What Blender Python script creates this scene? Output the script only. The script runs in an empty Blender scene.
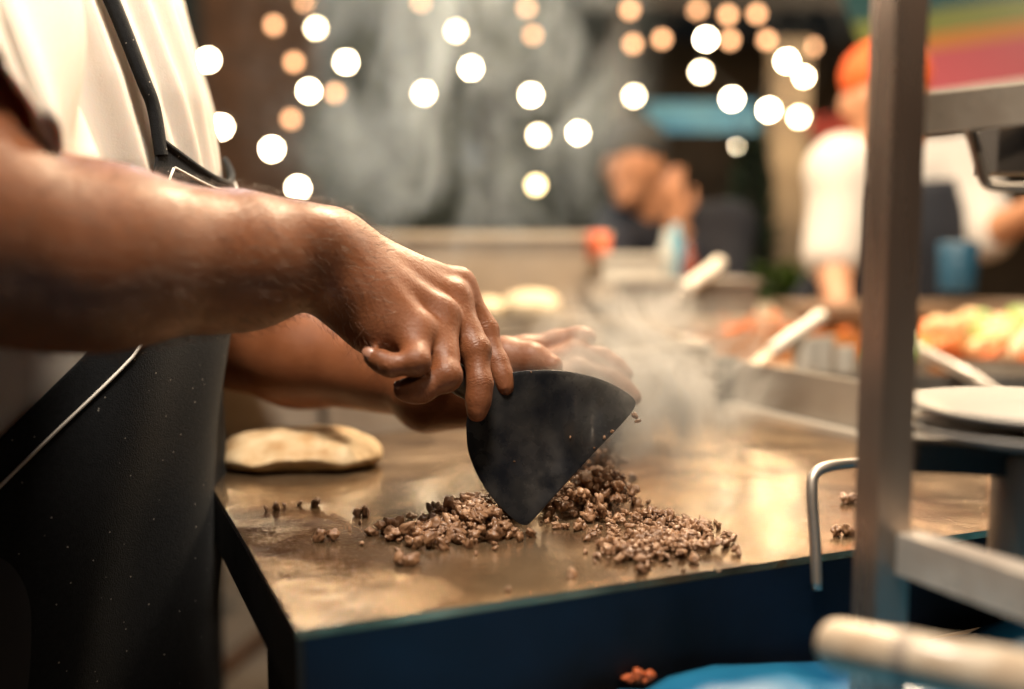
import bpy, bmesh, math, random
import numpy as np
from mathutils import Vector, Matrix, noise, Quaternion
R = random.Random(7)
rad = math.radians
sc = bpy.context.scene
COL = sc.collection

# ------------------------------------------------------------------ camera
F = 1024.0                      # focal length in pixels (36 mm lens on a 36 mm sensor)
CAM = Vector((0, 0, 1.10))
TILT = math.atan(94 / F)
FWD = Vector((0, math.cos(TILT), -math.sin(TILT)))
UP = Vector((0, math.sin(TILT), math.cos(TILT)))
RT = Vector((1, 0, 0))
def P(px, py, d):
    return CAM + FWD * d + RT * ((px - 512) / F * d) + UP * ((344.5 - py) / F * d)
def PZ(px, py, z):
    v = FWD + RT * ((px - 512) / F) + UP * ((344.5 - py) / F)
    return CAM + v * ((z - CAM.z) / v.z)
cd = bpy.data.cameras.new('camera'); cam = bpy.data.objects.new('camera', cd); COL.objects.link(cam)
cam.location = CAM; cam.rotation_euler = (math.pi / 2 - TILT, 0, 0)
cd.lens = 36; cd.sensor_width = 36; cd.clip_start = 0.02; cd.clip_end = 300
cd.dof.use_dof = True; cd.dof.focus_distance = 0.725; cd.dof.aperture_fstop = 1.85
sc.camera = cam

# ------------------------------------------------------------------ materials
def srgb(r, g, b):
    f = lambda c: (c / 255 / 12.92) if c / 255 <= .04045 else ((c / 255 + .055) / 1.055) ** 2.4
    return (f(r), f(g), f(b), 1)
MATS = {}
def mat(name, col, rough=.5, metal=0, col2=None, nscale=20, amt=.5, bump=0, bscale=60, rvar=0, spec=None,
        sss=0, coat=0, detail=6, sheen=0, stretch=None, bdist=.002):
    if name in MATS: return MATS[name]
    m = bpy.data.materials.new(name); m.use_nodes = True
    nt = m.node_tree; b = nt.nodes['Principled BSDF']; L = nt.links.new
    b.inputs['Base Color'].default_value = (*col[:3], 1)
    b.inputs['Roughness'].default_value = rough; b.inputs['Metallic'].default_value = metal
    if spec is not None: b.inputs['Specular IOR Level'].default_value = spec
    if sss:
        b.inputs['Subsurface Weight'].default_value = sss
        b.inputs['Subsurface Radius'].default_value = (1, .35, .2); b.inputs['Subsurface Scale'].default_value = .008
    if coat: b.inputs['Coat Weight'].default_value = coat; b.inputs['Coat Roughness'].default_value = .15
    if sheen: b.inputs['Sheen Weight'].default_value = sheen
    tc = nt.nodes.new('ShaderNodeTexCoord'); src = tc.outputs['Object']
    if stretch:
        mp = nt.nodes.new('ShaderNodeMapping'); mp.inputs['Scale'].default_value = stretch
        L(src, mp.inputs['Vector']); src = mp.outputs['Vector']
    n = nt.nodes.new('ShaderNodeTexNoise'); n.inputs['Scale'].default_value = nscale; n.inputs['Detail'].default_value = detail
    L(src, n.inputs['Vector'])
    if col2 is not None:
        mx = nt.nodes.new('ShaderNodeMix'); mx.data_type = 'RGBA'
        rp = nt.nodes.new('ShaderNodeMapRange'); rp.inputs['From Min'].default_value = .5 - amt * .3; rp.inputs['From Max'].default_value = .5 + amt * .3
        L(n.outputs['Fac'], rp.inputs['Value']); L(rp.outputs['Result'], mx.inputs['Factor'])
        mx.inputs[6].default_value = (*col[:3], 1); mx.inputs[7].default_value = (*col2[:3], 1)
        L(mx.outputs[2], b.inputs['Base Color'])
    if rvar:
        n3 = nt.nodes.new('ShaderNodeTexNoise'); n3.inputs['Scale'].default_value = nscale * 1.7; n3.inputs['Detail'].default_value = 5
        L(src, n3.inputs['Vector'])
        r2 = nt.nodes.new('ShaderNodeMapRange'); r2.inputs['From Min'].default_value = .3; r2.inputs['From Max'].default_value = .7
        r2.inputs['To Min'].default_value = max(.03, rough - rvar); r2.inputs['To Max'].default_value = min(1, rough + rvar)
        L(n3.outputs['Fac'], r2.inputs['Value']); L(r2.outputs['Result'], b.inputs['Roughness'])
    if bump:
        n2 = nt.nodes.new('ShaderNodeTexNoise'); n2.inputs['Scale'].default_value = bscale; n2.inputs['Detail'].default_value = 6
        L(src, n2.inputs['Vector'])
        bp = nt.nodes.new('ShaderNodeBump'); bp.inputs['Strength'].default_value = bump; bp.inputs['Distance'].default_value = bdist
        L(n2.outputs['Fac'], bp.inputs['Height']); L(bp.outputs['Normal'], b.inputs['Normal'])
    MATS[name] = m; return m
def emis(name, col, s):
    if name in MATS: return MATS[name]
    m = bpy.data.materials.new(name); m.use_nodes = True
    b = m.node_tree.nodes['Principled BSDF']
    b.inputs['Base Color'].default_value = (*col[:3], 1); b.inputs['Emission Color'].default_value = (*col[:3], 1)
    b.inputs['Emission Strength'].default_value = s
    MATS[name] = m; return m

# ------------------------------------------------------------------ object helpers
def link(name, me, m=None, parent=None, smooth=True):
    o = bpy.data.objects.new(name, me); COL.objects.link(o)
    if m: me.materials.append(m)
    if smooth: me.polygons.foreach_set('use_smooth', [True] * len(me.polygons))
    if parent: o.parent = parent; o.matrix_parent_inverse = Matrix.Translation(-parent.location) if parent.rotation_euler.z == 0 else parent.matrix_world.inverted()
    return o
def tag(o, label=None, cat=None, group=None, kind=None):
    if label: o['label'] = label
    if cat: o['category'] = cat
    if group: o['group'] = group
    if kind: o['kind'] = kind
    return o
def empty(name, loc, label, cat, group=None, kind=None):
    o = bpy.data.objects.new(name, None); COL.objects.link(o); o.location = loc; o.empty_display_size = .05
    return tag(o, label, cat, group, kind)
def obj(name, bm, m=None, parent=None, smooth=False, bevel=0, seg=2):
    if bevel:
        bmesh.ops.bevel(bm, geom=[e for e in bm.edges if len(e.link_faces) == 2 and e.calc_face_angle(0) > .6], offset=bevel, segments=seg, affect='EDGES', profile=.6)
    bmesh.ops.recalc_face_normals(bm, faces=bm.faces)
    me = bpy.data.meshes.new(name); bm.to_mesh(me); bm.free()
    o = link(name, me, m, parent, smooth)
    if smooth == 'auto' or (bevel and not smooth):
        me.polygons.foreach_set('use_smooth', [True] * len(me.polygons))
        me.set_sharp_from_angle(angle=rad(50))
    return o
def hexa(bm, pts):
    """8 corners: bottom 4 then top 4"""
    v = [bm.verts.new(p) for p in pts]
    for f in ((3, 2, 1, 0), (4, 5, 6, 7), (0, 1, 5, 4), (1, 2, 6, 5), (2, 3, 7, 6), (3, 0, 4, 7)):
        bm.faces.new([v[i] for i in f])
def box(bm, c, s, rz=0, mtx=None):
    M = mtx or (Matrix.Translation(c) @ Matrix.Rotation(rz, 4, 'Z'))
    hx, hy, hz = s[0] / 2, s[1] / 2, s[2] / 2
    hexa(bm, [M @ Vector(p) for p in ((-hx, -hy, -hz), (hx, -hy, -hz), (hx, hy, -hz), (-hx, hy, -hz), (-hx, -hy, hz), (hx, -hy, hz), (hx, hy, hz), (-hx, hy, hz))])
def bar(bm, a, b, w, h, up=Vector((0, 0, 1))):
    a = Vector(a); b = Vector(b); z = (b - a).normalized(); x = z.cross(up)
    if x.length < 1e-4: x = z.cross(Vector((1, 0, 0)))
    x.normalize(); y = z.cross(x)
    c = [(-w / 2, -h / 2), (w / 2, -h / 2), (w / 2, h / 2), (-w / 2, h / 2)]
    hexa(bm, [a + x * i + y * j for i, j in c] + [b + x * i + y * j for i, j in c])
def tube(bm, pts, rads, n=12, cap=True, flat=None):
    pts = [Vector(p) for p in pts]
    if not hasattr(rads, '__len__'): rads = [rads] * len(pts)
    rings = []; t0 = (pts[1] - pts[0]).normalized()
    x = t0.orthogonal().normalized()
    if flat is not None: x = (flat - t0 * flat.dot(t0)).normalized()
    for i, p in enumerate(pts):
        t = (pts[min(i + 1, len(pts) - 1)] - pts[max(i - 1, 0)]).normalized()
        x = (x - t * x.dot(t)).normalized(); y = t.cross(x)
        rings.append([bm.verts.new(p + (x * math.cos(a) + y * math.sin(a)) * rads[i]) for a in [2 * math.pi * k / n for k in range(n)]])
    for r1, r2 in zip(rings, rings[1:]):
        for k in range(n): bm.faces.new((r1[k], r1[(k + 1) % n], r2[(k + 1) % n], r2[k]))
    if cap: bm.faces.new(rings[0][::-1]); bm.faces.new(rings[-1])
def lathe(bm, prof, n=32, M=Matrix()):
    rings = [[bm.verts.new(M @ Vector((r * math.cos(2 * math.pi * k / n), r * math.sin(2 * math.pi * k / n), z))) for k in range(n)] for r, z in prof]
    for r1, r2 in zip(rings, rings[1:]):
        for k in range(n): bm.faces.new((r1[k], r1[(k + 1) % n], r2[(k + 1) % n], r2[k]))
    bm.faces.new(rings[0][::-1]); bm.faces.new(rings[-1])
def arc(pts, n=8):
    """catmull-rom through points"""
    pts = [Vector(p) for p in pts]; out = []
    q = [pts[0] * 2 - pts[1]] + pts + [pts[-1] * 2 - pts[-2]]
    for i in range(len(pts) - 1):
        p0, p1, p2, p3 = q[i:i + 4]
        for k in range(n):
            t = k / n
            out.append(.5 * ((2 * p1) + (p2 - p0) * t + (2 * p0 - 5 * p1 + 4 * p2 - p3) * t * t + (3 * p1 - p0 - 3 * p2 + p3) * t ** 3))
    out.append(pts[-1]); return out

# ------------------------------------------------------------------ signed-distance modelling (organic shapes as one skin)
def A3(v): return np.array([v[0], v[1], v[2]], dtype=np.float64)
class Cap:
    def __init__(s, a, b, ra, rb, n=None, f=1.0):
        s.a, s.b, s.ra, s.rb = A3(a), A3(b), ra, rb
        s.n = None if n is None else A3(Vector(n).normalized()); s.f = f
    def d(s, p):
        ba = s.b - s.a; pa = p - s.a
        h = np.clip(pa @ ba / (ba @ ba), 0, 1); q = pa - h[:, None] * ba
        if s.n is not None:
            c = q @ s.n; q = q + (c * (1 / s.f - 1))[:, None] * s.n
        return np.sqrt((q * q).sum(1)) - (s.ra + (s.rb - s.ra) * h)
    def bb(s):
        r = max(s.ra, s.rb); return np.minimum(s.a, s.b) - r, np.maximum(s.a, s.b) + r
class Ell:
    def __init__(s, c, r, M=None):
        s.c = A3(c); s.r = np.array(r, float); s.M = np.eye(3) if M is None else np.array(M.to_3x3())
    def d(s, p):
        q = (p - s.c) @ s.M; k = np.sqrt(((q / s.r) ** 2).sum(1)); k2 = np.sqrt(((q / s.r ** 2) ** 2).sum(1)) + 1e-9
        return k * (k - 1) / k2
    def bb(s):
        r = max(s.r); return s.c - r, s.c + r
class Torso:
    """stack of ellipses: rows (z, cx, cy, a, b)"""
    def __init__(s, rows): s.t = np.array(sorted(rows), float)
    def d(s, p):
        t = s.t; z = np.clip(p[:, 2], t[0, 0], t[-1, 0])
        cx, cy, a, b = [np.interp(z, t[:, 0], t[:, k]) for k in (1, 2, 3, 4)]
        k = np.sqrt(((p[:, 0] - cx) / a) ** 2 + ((p[:, 1] - cy) / b) ** 2)
        d = (k - 1) * np.minimum(a, b)
        return np.maximum(d, np.maximum(t[0, 0] - p[:, 2], p[:, 2] - t[-1, 0]))
    def bb(s):
        t = s.t; return (np.array([(t[:, 1] - t[:, 3]).min(), (t[:, 2] - t[:, 4]).min(), t[0, 0]]), np.array([(t[:, 1] + t[:, 3]).max(), (t[:, 2] + t[:, 4]).max(), t[-1, 0]]))
def smin(a, b, k):
    if k <= 0: return np.minimum(a, b)
    h = np.maximum(k - np.abs(a - b), 0) / k
    return np.minimum(a, b) - h * h * k * .25
class Field:
    """base prims blended together; each branch (a finger) blends with the base but not with its neighbours"""
    def __init__(s): s.base = []; s.branch = []; s.sub = []
    def add(s, prim, k=.02): s.base.append((prim, k)); return s
    def fin(s, prims, k=.006, kb=.01): s.branch.append((prims, k, kb)); return s
    def all(s): return [p for p, _ in s.base] + [p for b in s.branch for p in b[0]]
    def ev(s, p, act=None):
        d = None; big = np.full(len(p), 1.0)
        d = big
        for pr, k in s.base:
            if act is not None and pr not in act: continue
            d = smin(d, pr.d(p), k)
        out = d
        for prims, k, kb in s.branch:
            f = None
            for pr in prims:
                if act is not None and pr not in act: continue
                x = pr.d(p); f = x if f is None else smin(f, x, k)
            if f is not None: out = np.minimum(out, smin(d, f, kb))
        for pr, k in s.sub:
            out = -smin(-out, pr.d(p), k)
        return out
def mesh_field(F_, vox, disp=None, blk=16):
    pr = F_.all(); bbs = [q.bb() for q in pr]
    lo = np.min([b[0] for b in bbs], 0) - .012 - vox * 2; hi = np.max([b[1] for b in bbs], 0) + .012 + vox * 2
    S = vox * blk; nb = np.ceil((hi - lo) / S).astype(int)
    rad_ = S * .87; KM = .05
    V = {}; keys = []; pos = []; quads = []
    g = np.arange(blk + 2); gx, gy, gz = np.meshgrid(g, g, g, indexing='ij'); n1 = blk + 2
    idx = np.stack([gx, gy, gz], -1).reshape(-1, 3)
    N = nb * blk + 4
    kk = lambda ijk: (ijk[:, 0] * N[1] + ijk[:, 1]) * N[2] + ijk[:, 2]
    bi = np.stack(np.meshgrid(*[np.arange(n) for n in nb], indexing='ij'), -1).reshape(-1, 3)
    cen = lo + (bi + .5) * S
    D = np.stack([q.d(cen) for q in pr], 1)      # distance of every block centre to every primitive
    mn = D.min(1); keep = mn < rad_ * 1.6 + KM
    for b, c, drow in zip(bi[keep], cen[keep], D[keep]):
        m = drow.min(); act = {pr[i] for i in np.nonzero(drow < m + 2.4 * rad_ + KM)[0]}
        gi = b * blk + idx; p = lo + gi * vox
        d = F_.ev(p, act).reshape(n1, n1, n1)
        if d.min() > 0 or d.max() < 0: continue
        c8 = [d[i:n1 - 1 + i, j:n1 - 1 + j, k:n1 - 1 + k] for i in (0, 1) for j in (0, 1) for k in (0, 1)]
        c8 = np.stack(c8, 0); neg = c8 < 0; s = neg.sum(0); cell = (s > 0) & (s < 8)
        ci = np.stack(np.nonzero(cell), 1)
        if not len(ci): continue
        corners = [(i, j, k) for i in (0, 1) for j in (0, 1) for k in (0, 1)]
        acc = np.zeros((len(ci), 3)); cnt = np.zeros(len(ci)); vals = c8[:, ci[:, 0], ci[:, 1], ci[:, 2]]
        for a in range(8):
            for bb_ in range(a + 1, 8):
                ca, cb = np.array(corners[a]), np.array(corners[bb_])
                if np.abs(ca - cb).sum() != 1: continue
                va, vb = vals[a], vals[bb_]; x = (va < 0) != (vb < 0)
                t = np.where(x, va / np.where(va == vb, 1, va - vb), 0)
                acc += np.where(x[:, None], ca + t[:, None] * (cb - ca), 0); cnt += x
        vp = lo + (b * blk + ci + acc / cnt[:, None]) * vox
        keys.append(kk(b * blk + ci)); pos.append(vp)
        # quads for edges whose 4 cells all lie in this block (edge index 1..blk)
        ng = d < 0
        for ax in range(3):
            o1, o2 = [q for q in range(3) if q != ax]
            sl0 = [slice(1, blk + 1)] * 3; sl1 = [slice(1, blk + 1)] * 3
            sl0[ax] = slice(0, blk); sl1[ax] = slice(1, blk + 1)
            A, B = ng[tuple(sl0)], ng[tuple(sl1)]
            e = np.stack(np.nonzero(A != B), 1)
            if not len(e): continue
            flip = A[e[:, 0], e[:, 1], e[:, 2]]
            e = e + 1; e[:, ax] -= 1
            e = e + b * blk
            u = np.zeros(3, int); u[o1] = 1; w = np.zeros(3, int); w[o2] = 1
            q = np.stack([kk(e - u - w), kk(e - w), kk(e), kk(e - u)], 1)
            if ax == 1: flip = ~flip
            q[~flip] = q[~flip][:, ::-1]
            quads.append(q)
    keys = np.concatenate(keys); pos = np.concatenate(pos); quads = np.concatenate(quads)
    uk, fi = np.unique(keys, return_index=True); pos = pos[fi]
    qi = np.searchsorted(uk, quads); qi = np.clip(qi, 0, len(uk) - 1)
    ok = (uk[qi] == quads).all(1); qi = qi[ok]
    # one pass of light smoothing
    for _ in range(2):
        acc = np.zeros_like(pos); cnt = np.zeros(len(pos))
        for a in range(4):
            i, j = qi[:, a], qi[:, (a + 1) % 4]
            np.add.at(acc, i, pos[j]); np.add.at(cnt, i, 1)
        pos = pos * .5 + .5 * acc / np.maximum(cnt, 1)[:, None]
    if disp is not None: pos = disp(pos)
    return pos, qi
def npmesh(name, pos, quads, m, parent=None):
    me = bpy.data.meshes.new(name)
    me.vertices.add(len(pos)); me.vertices.foreach_set('co', pos.astype(np.float32).ravel())
    me.loops.add(quads.size); me.loops.foreach_set('vertex_index', quads.astype(np.int32).ravel())
    me.polygons.add(len(quads)); k = quads.shape[1]
    me.polygons.foreach_set('loop_start', np.arange(0, quads.size, k, dtype=np.int32))
    me.update(calc_edges=True); me.validate()
    return link(name, me, m, parent)
def vnoise(p, s, seed=0):
    """cheap smooth noise from sines"""
    r = np.random.RandomState(seed); out = np.zeros(len(p))
    for i in range(5):
        k = r.normal(size=3); k *= s * (1 + .35 * i) / np.linalg.norm(k)
        out += np.sin(p @ k + r.rand() * 6.28) / (1 + .35 * i)
    return out / 3

# ------------------------------------------------------------------ shared materials
skin = mat('skin_warm', (.135, .043, .015), .50, col2=(.215, .078, .032), nscale=30, amt=1.0, bump=.3, bscale=420, sss=.10, spec=.32, rvar=.1, bdist=.0012)
steel = mat('brushed_steel', (.50, .46, .41), .35, .85, col2=(.36, .31, .26), nscale=9, bump=.08, bscale=200, rvar=.12)
steel_dull = mat('dull_steel', (.42, .37, .31), .5, .45, col2=(.25, .21, .17), nscale=7, bump=.15, bscale=90, rvar=.1)
pale_rail = mat('pale_rail_paint', (.60, .53, .45), .35, .15, col2=(.46, .38, .31), nscale=30, rvar=.12, bump=.1)
steel_dark = mat('dark_steel', (.06, .055, .05), .45, .5, col2=(.02, .018, .016), nscale=8, rvar=.1)
black_metal = mat('black_metal', (.012, .012, .014), .4, .3, col2=(.03, .028, .026), nscale=6, rvar=.1)
white_plastic = mat('white_plastic', (.72, .68, .60), .35, col2=(.6, .55, .47), nscale=12)

def creases(m):
    """fine crossing skin lines on top of the soft bump"""
    nt = m.node_tree; b = nt.nodes['Principled BSDF']; L = nt.links.new; old = b.inputs['Normal'].links[0].from_socket
    vo = nt.nodes.new('ShaderNodeTexVoronoi'); vo.feature = 'DISTANCE_TO_EDGE'; vo.inputs['Scale'].default_value = 480
    tc = nt.nodes.new('ShaderNodeTexCoord'); nz = nt.nodes.new('ShaderNodeTexNoise'); nz.inputs['Scale'].default_value = 90
    mx = nt.nodes.new('ShaderNodeMix'); mx.data_type = 'VECTOR'; mx.inputs['Factor'].default_value = .015
    L(tc.outputs['Object'], nz.inputs['Vector']); L(tc.outputs['Object'], mx.inputs[4]); L(nz.outputs['Color'], mx.inputs[5]); L(mx.outputs[1], vo.inputs['Vector'])
    n2 = nt.nodes.new('ShaderNodeTexNoise'); n2.inputs['Scale'].default_value = 150; n2.inputs['Detail'].default_value = 3; L(tc.outputs['Object'], n2.inputs['Vector'])
    b1 = nt.nodes.new('ShaderNodeBump'); b1.inputs['Strength'].default_value = .22; b1.inputs['Distance'].default_value = .0006; L(vo.outputs['Distance'], b1.inputs['Height']); L(old, b1.inputs['Normal'])
    b2 = nt.nodes.new('ShaderNodeBump'); b2.inputs['Strength'].default_value = .16; b2.inputs['Distance'].default_value = .0022; L(n2.outputs['Fac'], b2.inputs['Height']); L(b1.outputs['Normal'], b2.inputs['Normal'])
    L(b2.outputs['Normal'], b.inputs['Normal'])
creases(skin)

def knuckle_lines(m, joints):
    """short transverse wrinkles over each finger joint"""
    nt = m.node_tree; b = nt.nodes['Principled BSDF']; L = nt.links.new; old = b.inputs['Normal'].links[0].from_socket
    tc = nt.nodes.new('ShaderNodeTexCoord'); nz = nt.nodes.new('ShaderNodeTexNoise'); nz.inputs['Scale'].default_value = 160; L(tc.outputs['Object'], nz.inputs['Vector'])
    tot = None
    def M(op, a, b_=None):
        n = nt.nodes.new('ShaderNodeMath'); n.operation = op
        for i, x in enumerate((a, b_)):
            if x is None: continue
            if isinstance(x, (int, float)): n.inputs[i].default_value = x
            else: L(x, n.inputs[i])
        return n.outputs[0]
    for j, d, r in joints:
        v = nt.nodes.new('ShaderNodeVectorMath'); v.operation = 'SUBTRACT'; L(tc.outputs['Object'], v.inputs[0]); v.inputs[1].default_value = j
        dt = nt.nodes.new('ShaderNodeVectorMath'); dt.operation = 'DOT_PRODUCT'; L(v.outputs[0], dt.inputs[0]); dt.inputs[1].default_value = d
        ln = nt.nodes.new('ShaderNodeVectorMath'); ln.operation = 'LENGTH'; L(v.outputs[0], ln.inputs[0])
        ph = M('ADD', M('MULTIPLY', dt.outputs['Value'], 3300), M('MULTIPLY', nz.outputs['Fac'], 22)); h = M('SINE', ph)
        mr = nt.nodes.new('ShaderNodeMapRange'); mr.interpolation_type = 'SMOOTHSTEP'; mr.inputs['From Min'].default_value = r * 1.45; mr.inputs['From Max'].default_value = r * .95; L(ln.outputs['Value'], mr.inputs['Value'])
        ab = M('ABSOLUTE', dt.outputs['Value']); m2 = nt.nodes.new('ShaderNodeMapRange'); m2.interpolation_type = 'SMOOTHSTEP'; m2.inputs['From Min'].default_value = .0055; m2.inputs['From Max'].default_value = .001; L(ab, m2.inputs['Value'])
        t = M('MULTIPLY', M('MULTIPLY', h, mr.outputs[0]), m2.outputs[0]); tot = t if tot is None else M('ADD', tot, t)
    bp = nt.nodes.new('ShaderNodeBump'); bp.inputs['Strength'].default_value = .22; bp.inputs['Distance'].default_value = .0005; L(tot, bp.inputs['Height']); L(old, bp.inputs['Normal']); L(bp.outputs['Normal'], b.inputs['Normal'])
# ================================================================== THE GRIDDLE
GZ = .904
U2, V2 = Vector((.9196, .3929, 0)), Vector((-.3740, .9274, 0))
U2 = U2.normalized(); V2 = Vector((-U2.y, U2.x, 0))
G0 = PZ(297, 630, GZ); G0 = Vector((G0.x, G0.y, 0))
GW, GD = .66, .56
def G(u, v, z): return Vector((G0.x + U2.x * u + V2.x * v, G0.y + U2.y * u + V2.y * v, z))
def gbox(bm, u0, u1, v0, v1, z0, z1):
    hexa(bm, [G(u0, v0, z0), G(u1, v0, z0), G(u1, v1, z0), G(u0, v1, z0), G(u0, v0, z1), G(u1, v0, z1), G(u1, v1, z1), G(u0, v1, z1)])

def griddle_mat():
    m = bpy.data.materials.new('oily_seasoned_steel'); m.use_nodes = True; nt = m.node_tree; L = nt.links.new
    b = nt.nodes['Principled BSDF']; tc = nt.nodes.new('ShaderNodeTexCoord')
    def noi(s, d=5, st=None, dis=0):
        n = nt.nodes.new('ShaderNodeTexNoise'); n.inputs['Scale'].default_value = s; n.inputs['Detail'].default_value = d; n.inputs['Distortion'].default_value = dis
        if st:
            mp = nt.nodes.new('ShaderNodeMapping'); mp.inputs['Scale'].default_value = st; L(tc.outputs['Object'], mp.inputs['Vector']); L(mp.outputs['Vector'], n.inputs['Vector'])
        else: L(tc.outputs['Object'], n.inputs['Vector'])
        return n.outputs['Fac']
    def mr(v, a, c, lo, hi):
        r = nt.nodes.new('ShaderNodeMapRange'); r.inputs['From Min'].default_value = a; r.inputs['From Max'].default_value = c
        r.inputs['To Min'].default_value = lo; r.inputs['To Max'].default_value = hi; L(v, r.inputs['Value']); return r.outputs['Result']
    cr = nt.nodes.new('ShaderNodeValToRGB'); e = cr.color_ramp.elements
    e[0].position = .3; e[0].color = (.10, .052, .025, 1); e[1].position = .72; e[1].color = (.70, .50, .31, 1)
    x = e.new(.5); x.color = (.44, .29, .165, 1)
    L(noi(9, 9, None, .8), cr.inputs['Fac']); L(cr.outputs['Color'], b.inputs['Base Color'])
    b.inputs['Metallic'].default_value = .85
    L(mr(noi(14, 8, None, .5), .35, .65, .09, .25), b.inputs['Roughness'])
    b.inputs['Coat Weight'].default_value = .25; b.inputs['Coat Roughness'].default_value = .12
    a = noi(55, 8, (1, 1, 1)); c = noi(420, 3)
    ad = nt.nodes.new('ShaderNodeMath'); ad.operation = 'MULTIPLY_ADD'; L(c, ad.inputs[0]); ad.inputs[1].default_value = .4; L(a, ad.inputs[2])
    bp = nt.nodes.new('ShaderNodeBump'); bp.inputs['Strength'].default_value = .5; bp.inputs['Distance'].default_value = .0012
    L(ad.outputs[0], bp.inputs['Height']); L(bp.outputs['Normal'], b.inputs['Normal'])
    return m
gmat = griddle_mat()
blue_face = mat('dark_blue_steel', (.007, .017, .040), .5, .0, col2=(.0022, .0025, .0035), nscale=8, amt=.7, rvar=.14, bump=.12, bscale=40, spec=.22)
gr = empty('griddle', G(GW / 2, GD / 2, 0), 'large flat steel griddle with oily golden top and dark blue front face', 'griddle')
bm = bmesh.new(); gbox(bm, 0, GW, 0, GD, GZ - .005, GZ); obj('cooking_surface', bm, gmat, gr, bevel=.002)
bm = bmesh.new(); gbox(bm, .004, GW, -.0, .010, GZ - .0700, GZ - .0055); obj('front_panel', bm, blue_face, gr, bevel=.002)
bm = bmesh.new(); gbox(bm, 0.0, .0035, .0, GD, GZ - .045, GZ - .0055); obj('side_panel', bm, black_metal, gr)
bm = bmesh.new(); gbox(bm, -.004, GW + .004, GD, GD + .006, GZ - .05, GZ + .060); obj('back_wall', bm, steel_dull, gr, bevel=.001)
bm = bmesh.new(); gbox(bm, GW, GW + .004, .16, GD, GZ - .05, GZ + .058); obj('side_wall', bm, steel_dull, gr, bevel=.001)
bm = bmesh.new(); gbox(bm, GW - .016, GW - .001, .16, GD - .002, GZ + .0, GZ + .006); obj('wall_seam', bm, mat('bright_seam', (.75, .68, .58), .3, .4), gr, bevel=.002)
bm = bmesh.new(); gbox(bm, GW - .02, GW + .006, GD - .012, GD + .012, GZ - .002, GZ + .062); obj('corner_post', bm, steel_dark, gr, bevel=.002)
for u, v, du, dv in ((.006, .012, .05, .12), (GW - .06, .012, .05, .05), (.20, GD - .06, .05, .05), (GW - .06, GD - .06, .05, .05)):
    bm = bmesh.new(); gbox(bm, u, u + du, v, v + dv, 0, GZ - .0055); obj('leg', bm, black_metal, gr, bevel=.002)
bm = bmesh.new()
d0 = .665
tube(bm, arc([P(817, 590, .64), P(815, 540, .645), P(812, 495, .65), P(815, 474, .655), P(832, 466, .66), P(862, 463, .67), P(885, 462, .675)], 6), .0036, 12)
obj('handle', bm, steel, gr, smooth=True)

# second pan behind and its food
pan = empty('steel_pan', (0, 1.6, .86), 'deep empty steel pan standing behind the griddle back wall', 'pan')
bm = bmesh.new()
a, b_, c, d = PZ(200, 345, .966), PZ(597, 320, .966), PZ(712, 346, .966), PZ(330, 380, .966)
q = [a, b_, c, d]
for i in range(4):
    s, e = q[i], q[(i + 1) % 4]; bar(bm, s + Vector((0, 0, -.035)), e + Vector((0, 0, -.035)), .004, .07)
obj('pan_wall', bm, steel_dull, pan)
bm = bmesh.new(); hexa(bm, [p + Vector((0, 0, -.076)) for p in q[::-1]] + [p + Vector((0, 0, -.072)) for p in q[::-1]]); obj('pan_floor', bm, steel_dull, pan)
bm = bmesh.new()
for i in range(4):
    s, e = q[i], q[(i + 1) % 4]; tube(bm, [s, e], .005, 8)
obj('rim', bm, steel, pan, smooth=True)
for p in q:
    bm = bmesh.new(); tube(bm, [(p.x * .98, p.y, 0), (p.x * .98, p.y, .89)], .014, 8); obj('leg', bm, black_metal, pan, smooth='auto')

# ================================================================== TORTILLA
tmat = mat('flour_tortilla', (.44, .25, .10), .75, col2=(.74, .58, .36), nscale=48, amt=.75, bump=.8, bscale=70)
def tortilla():
    c = PZ(300, 466, GZ); f = Field()
    f.add(Ell(c + Vector((0, 0, .010)), (.073, .052, .0105)), .01)
    f.add(Ell(c + Vector((-.016, .012, .016)), (.050, .036, .017)), .018)
    f.add(Ell(c + Vector((.028, .010, .014)), (.040, .030, .017)), .018)
    f.add(Cap(c + Vector((-.055, -.022, .010)), c + Vector((.045, -.030, .018)), .005, .004), .014)
    f.sub.append((Ell(c + Vector((.012, -.058, .004)), (.040, .026, .0105)), .006))
    a, b = mesh_field(f, .0022, lambda p: p + np.stack([np.zeros(len(p)), np.zeros(len(p)), vnoise(p, 130, 3) * .0018 + vnoise(p, 330, 4) * .0008], 1))
    a[:, 2] = np.maximum(a[:, 2], GZ + .0006)
    return tag(npmesh('tortilla', a, b, tmat), 'pale puffed folded flour tortilla warming at the rear left of the griddle', 'tortilla')
tortilla()

# ================================================================== MEAT
meat = mat('browned_ground_meat', (.085, .034, .015), .45, col2=(.40, .22, .115), nscale=70, amt=1.2, bump=.8, bscale=260, rvar=.16, coat=.2, bdist=.0015)
_ico = []
for sd in range(10):
    bm = bmesh.new(); bmesh.ops.create_icosphere(bm, subdivisions=3, radius=1)
    rr_ = random.Random(sd); dirs = [Vector((rr_.gauss(0, 1), rr_.gauss(0, 1), rr_.gauss(0, 1))).normalized() for _ in range(9)]
    st = Vector((rr_.uniform(.8, 1.6), rr_.uniform(.6, 1), rr_.uniform(.45, .8)))
    vs = []
    for v in bm.verts:
        d_ = v.co.normalized(); r = .74 + .42 * noise.noise(d_ * 1.6 + Vector((sd * 7, 0, 0))) + .22 * noise.noise(d_ * 4 + Vector((0, sd * 5, 0)))
        for q in dirs: r += .22 * max(0, d_.dot(q) - .72) / .28
        vs.append((d_.x * r * st.x, d_.y * r * st.y, d_.z * r * st.z))
    _ico.append((np.array(vs), np.array([[v.index for v in f.verts] for f in bm.faces]))); bm.free()
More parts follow.
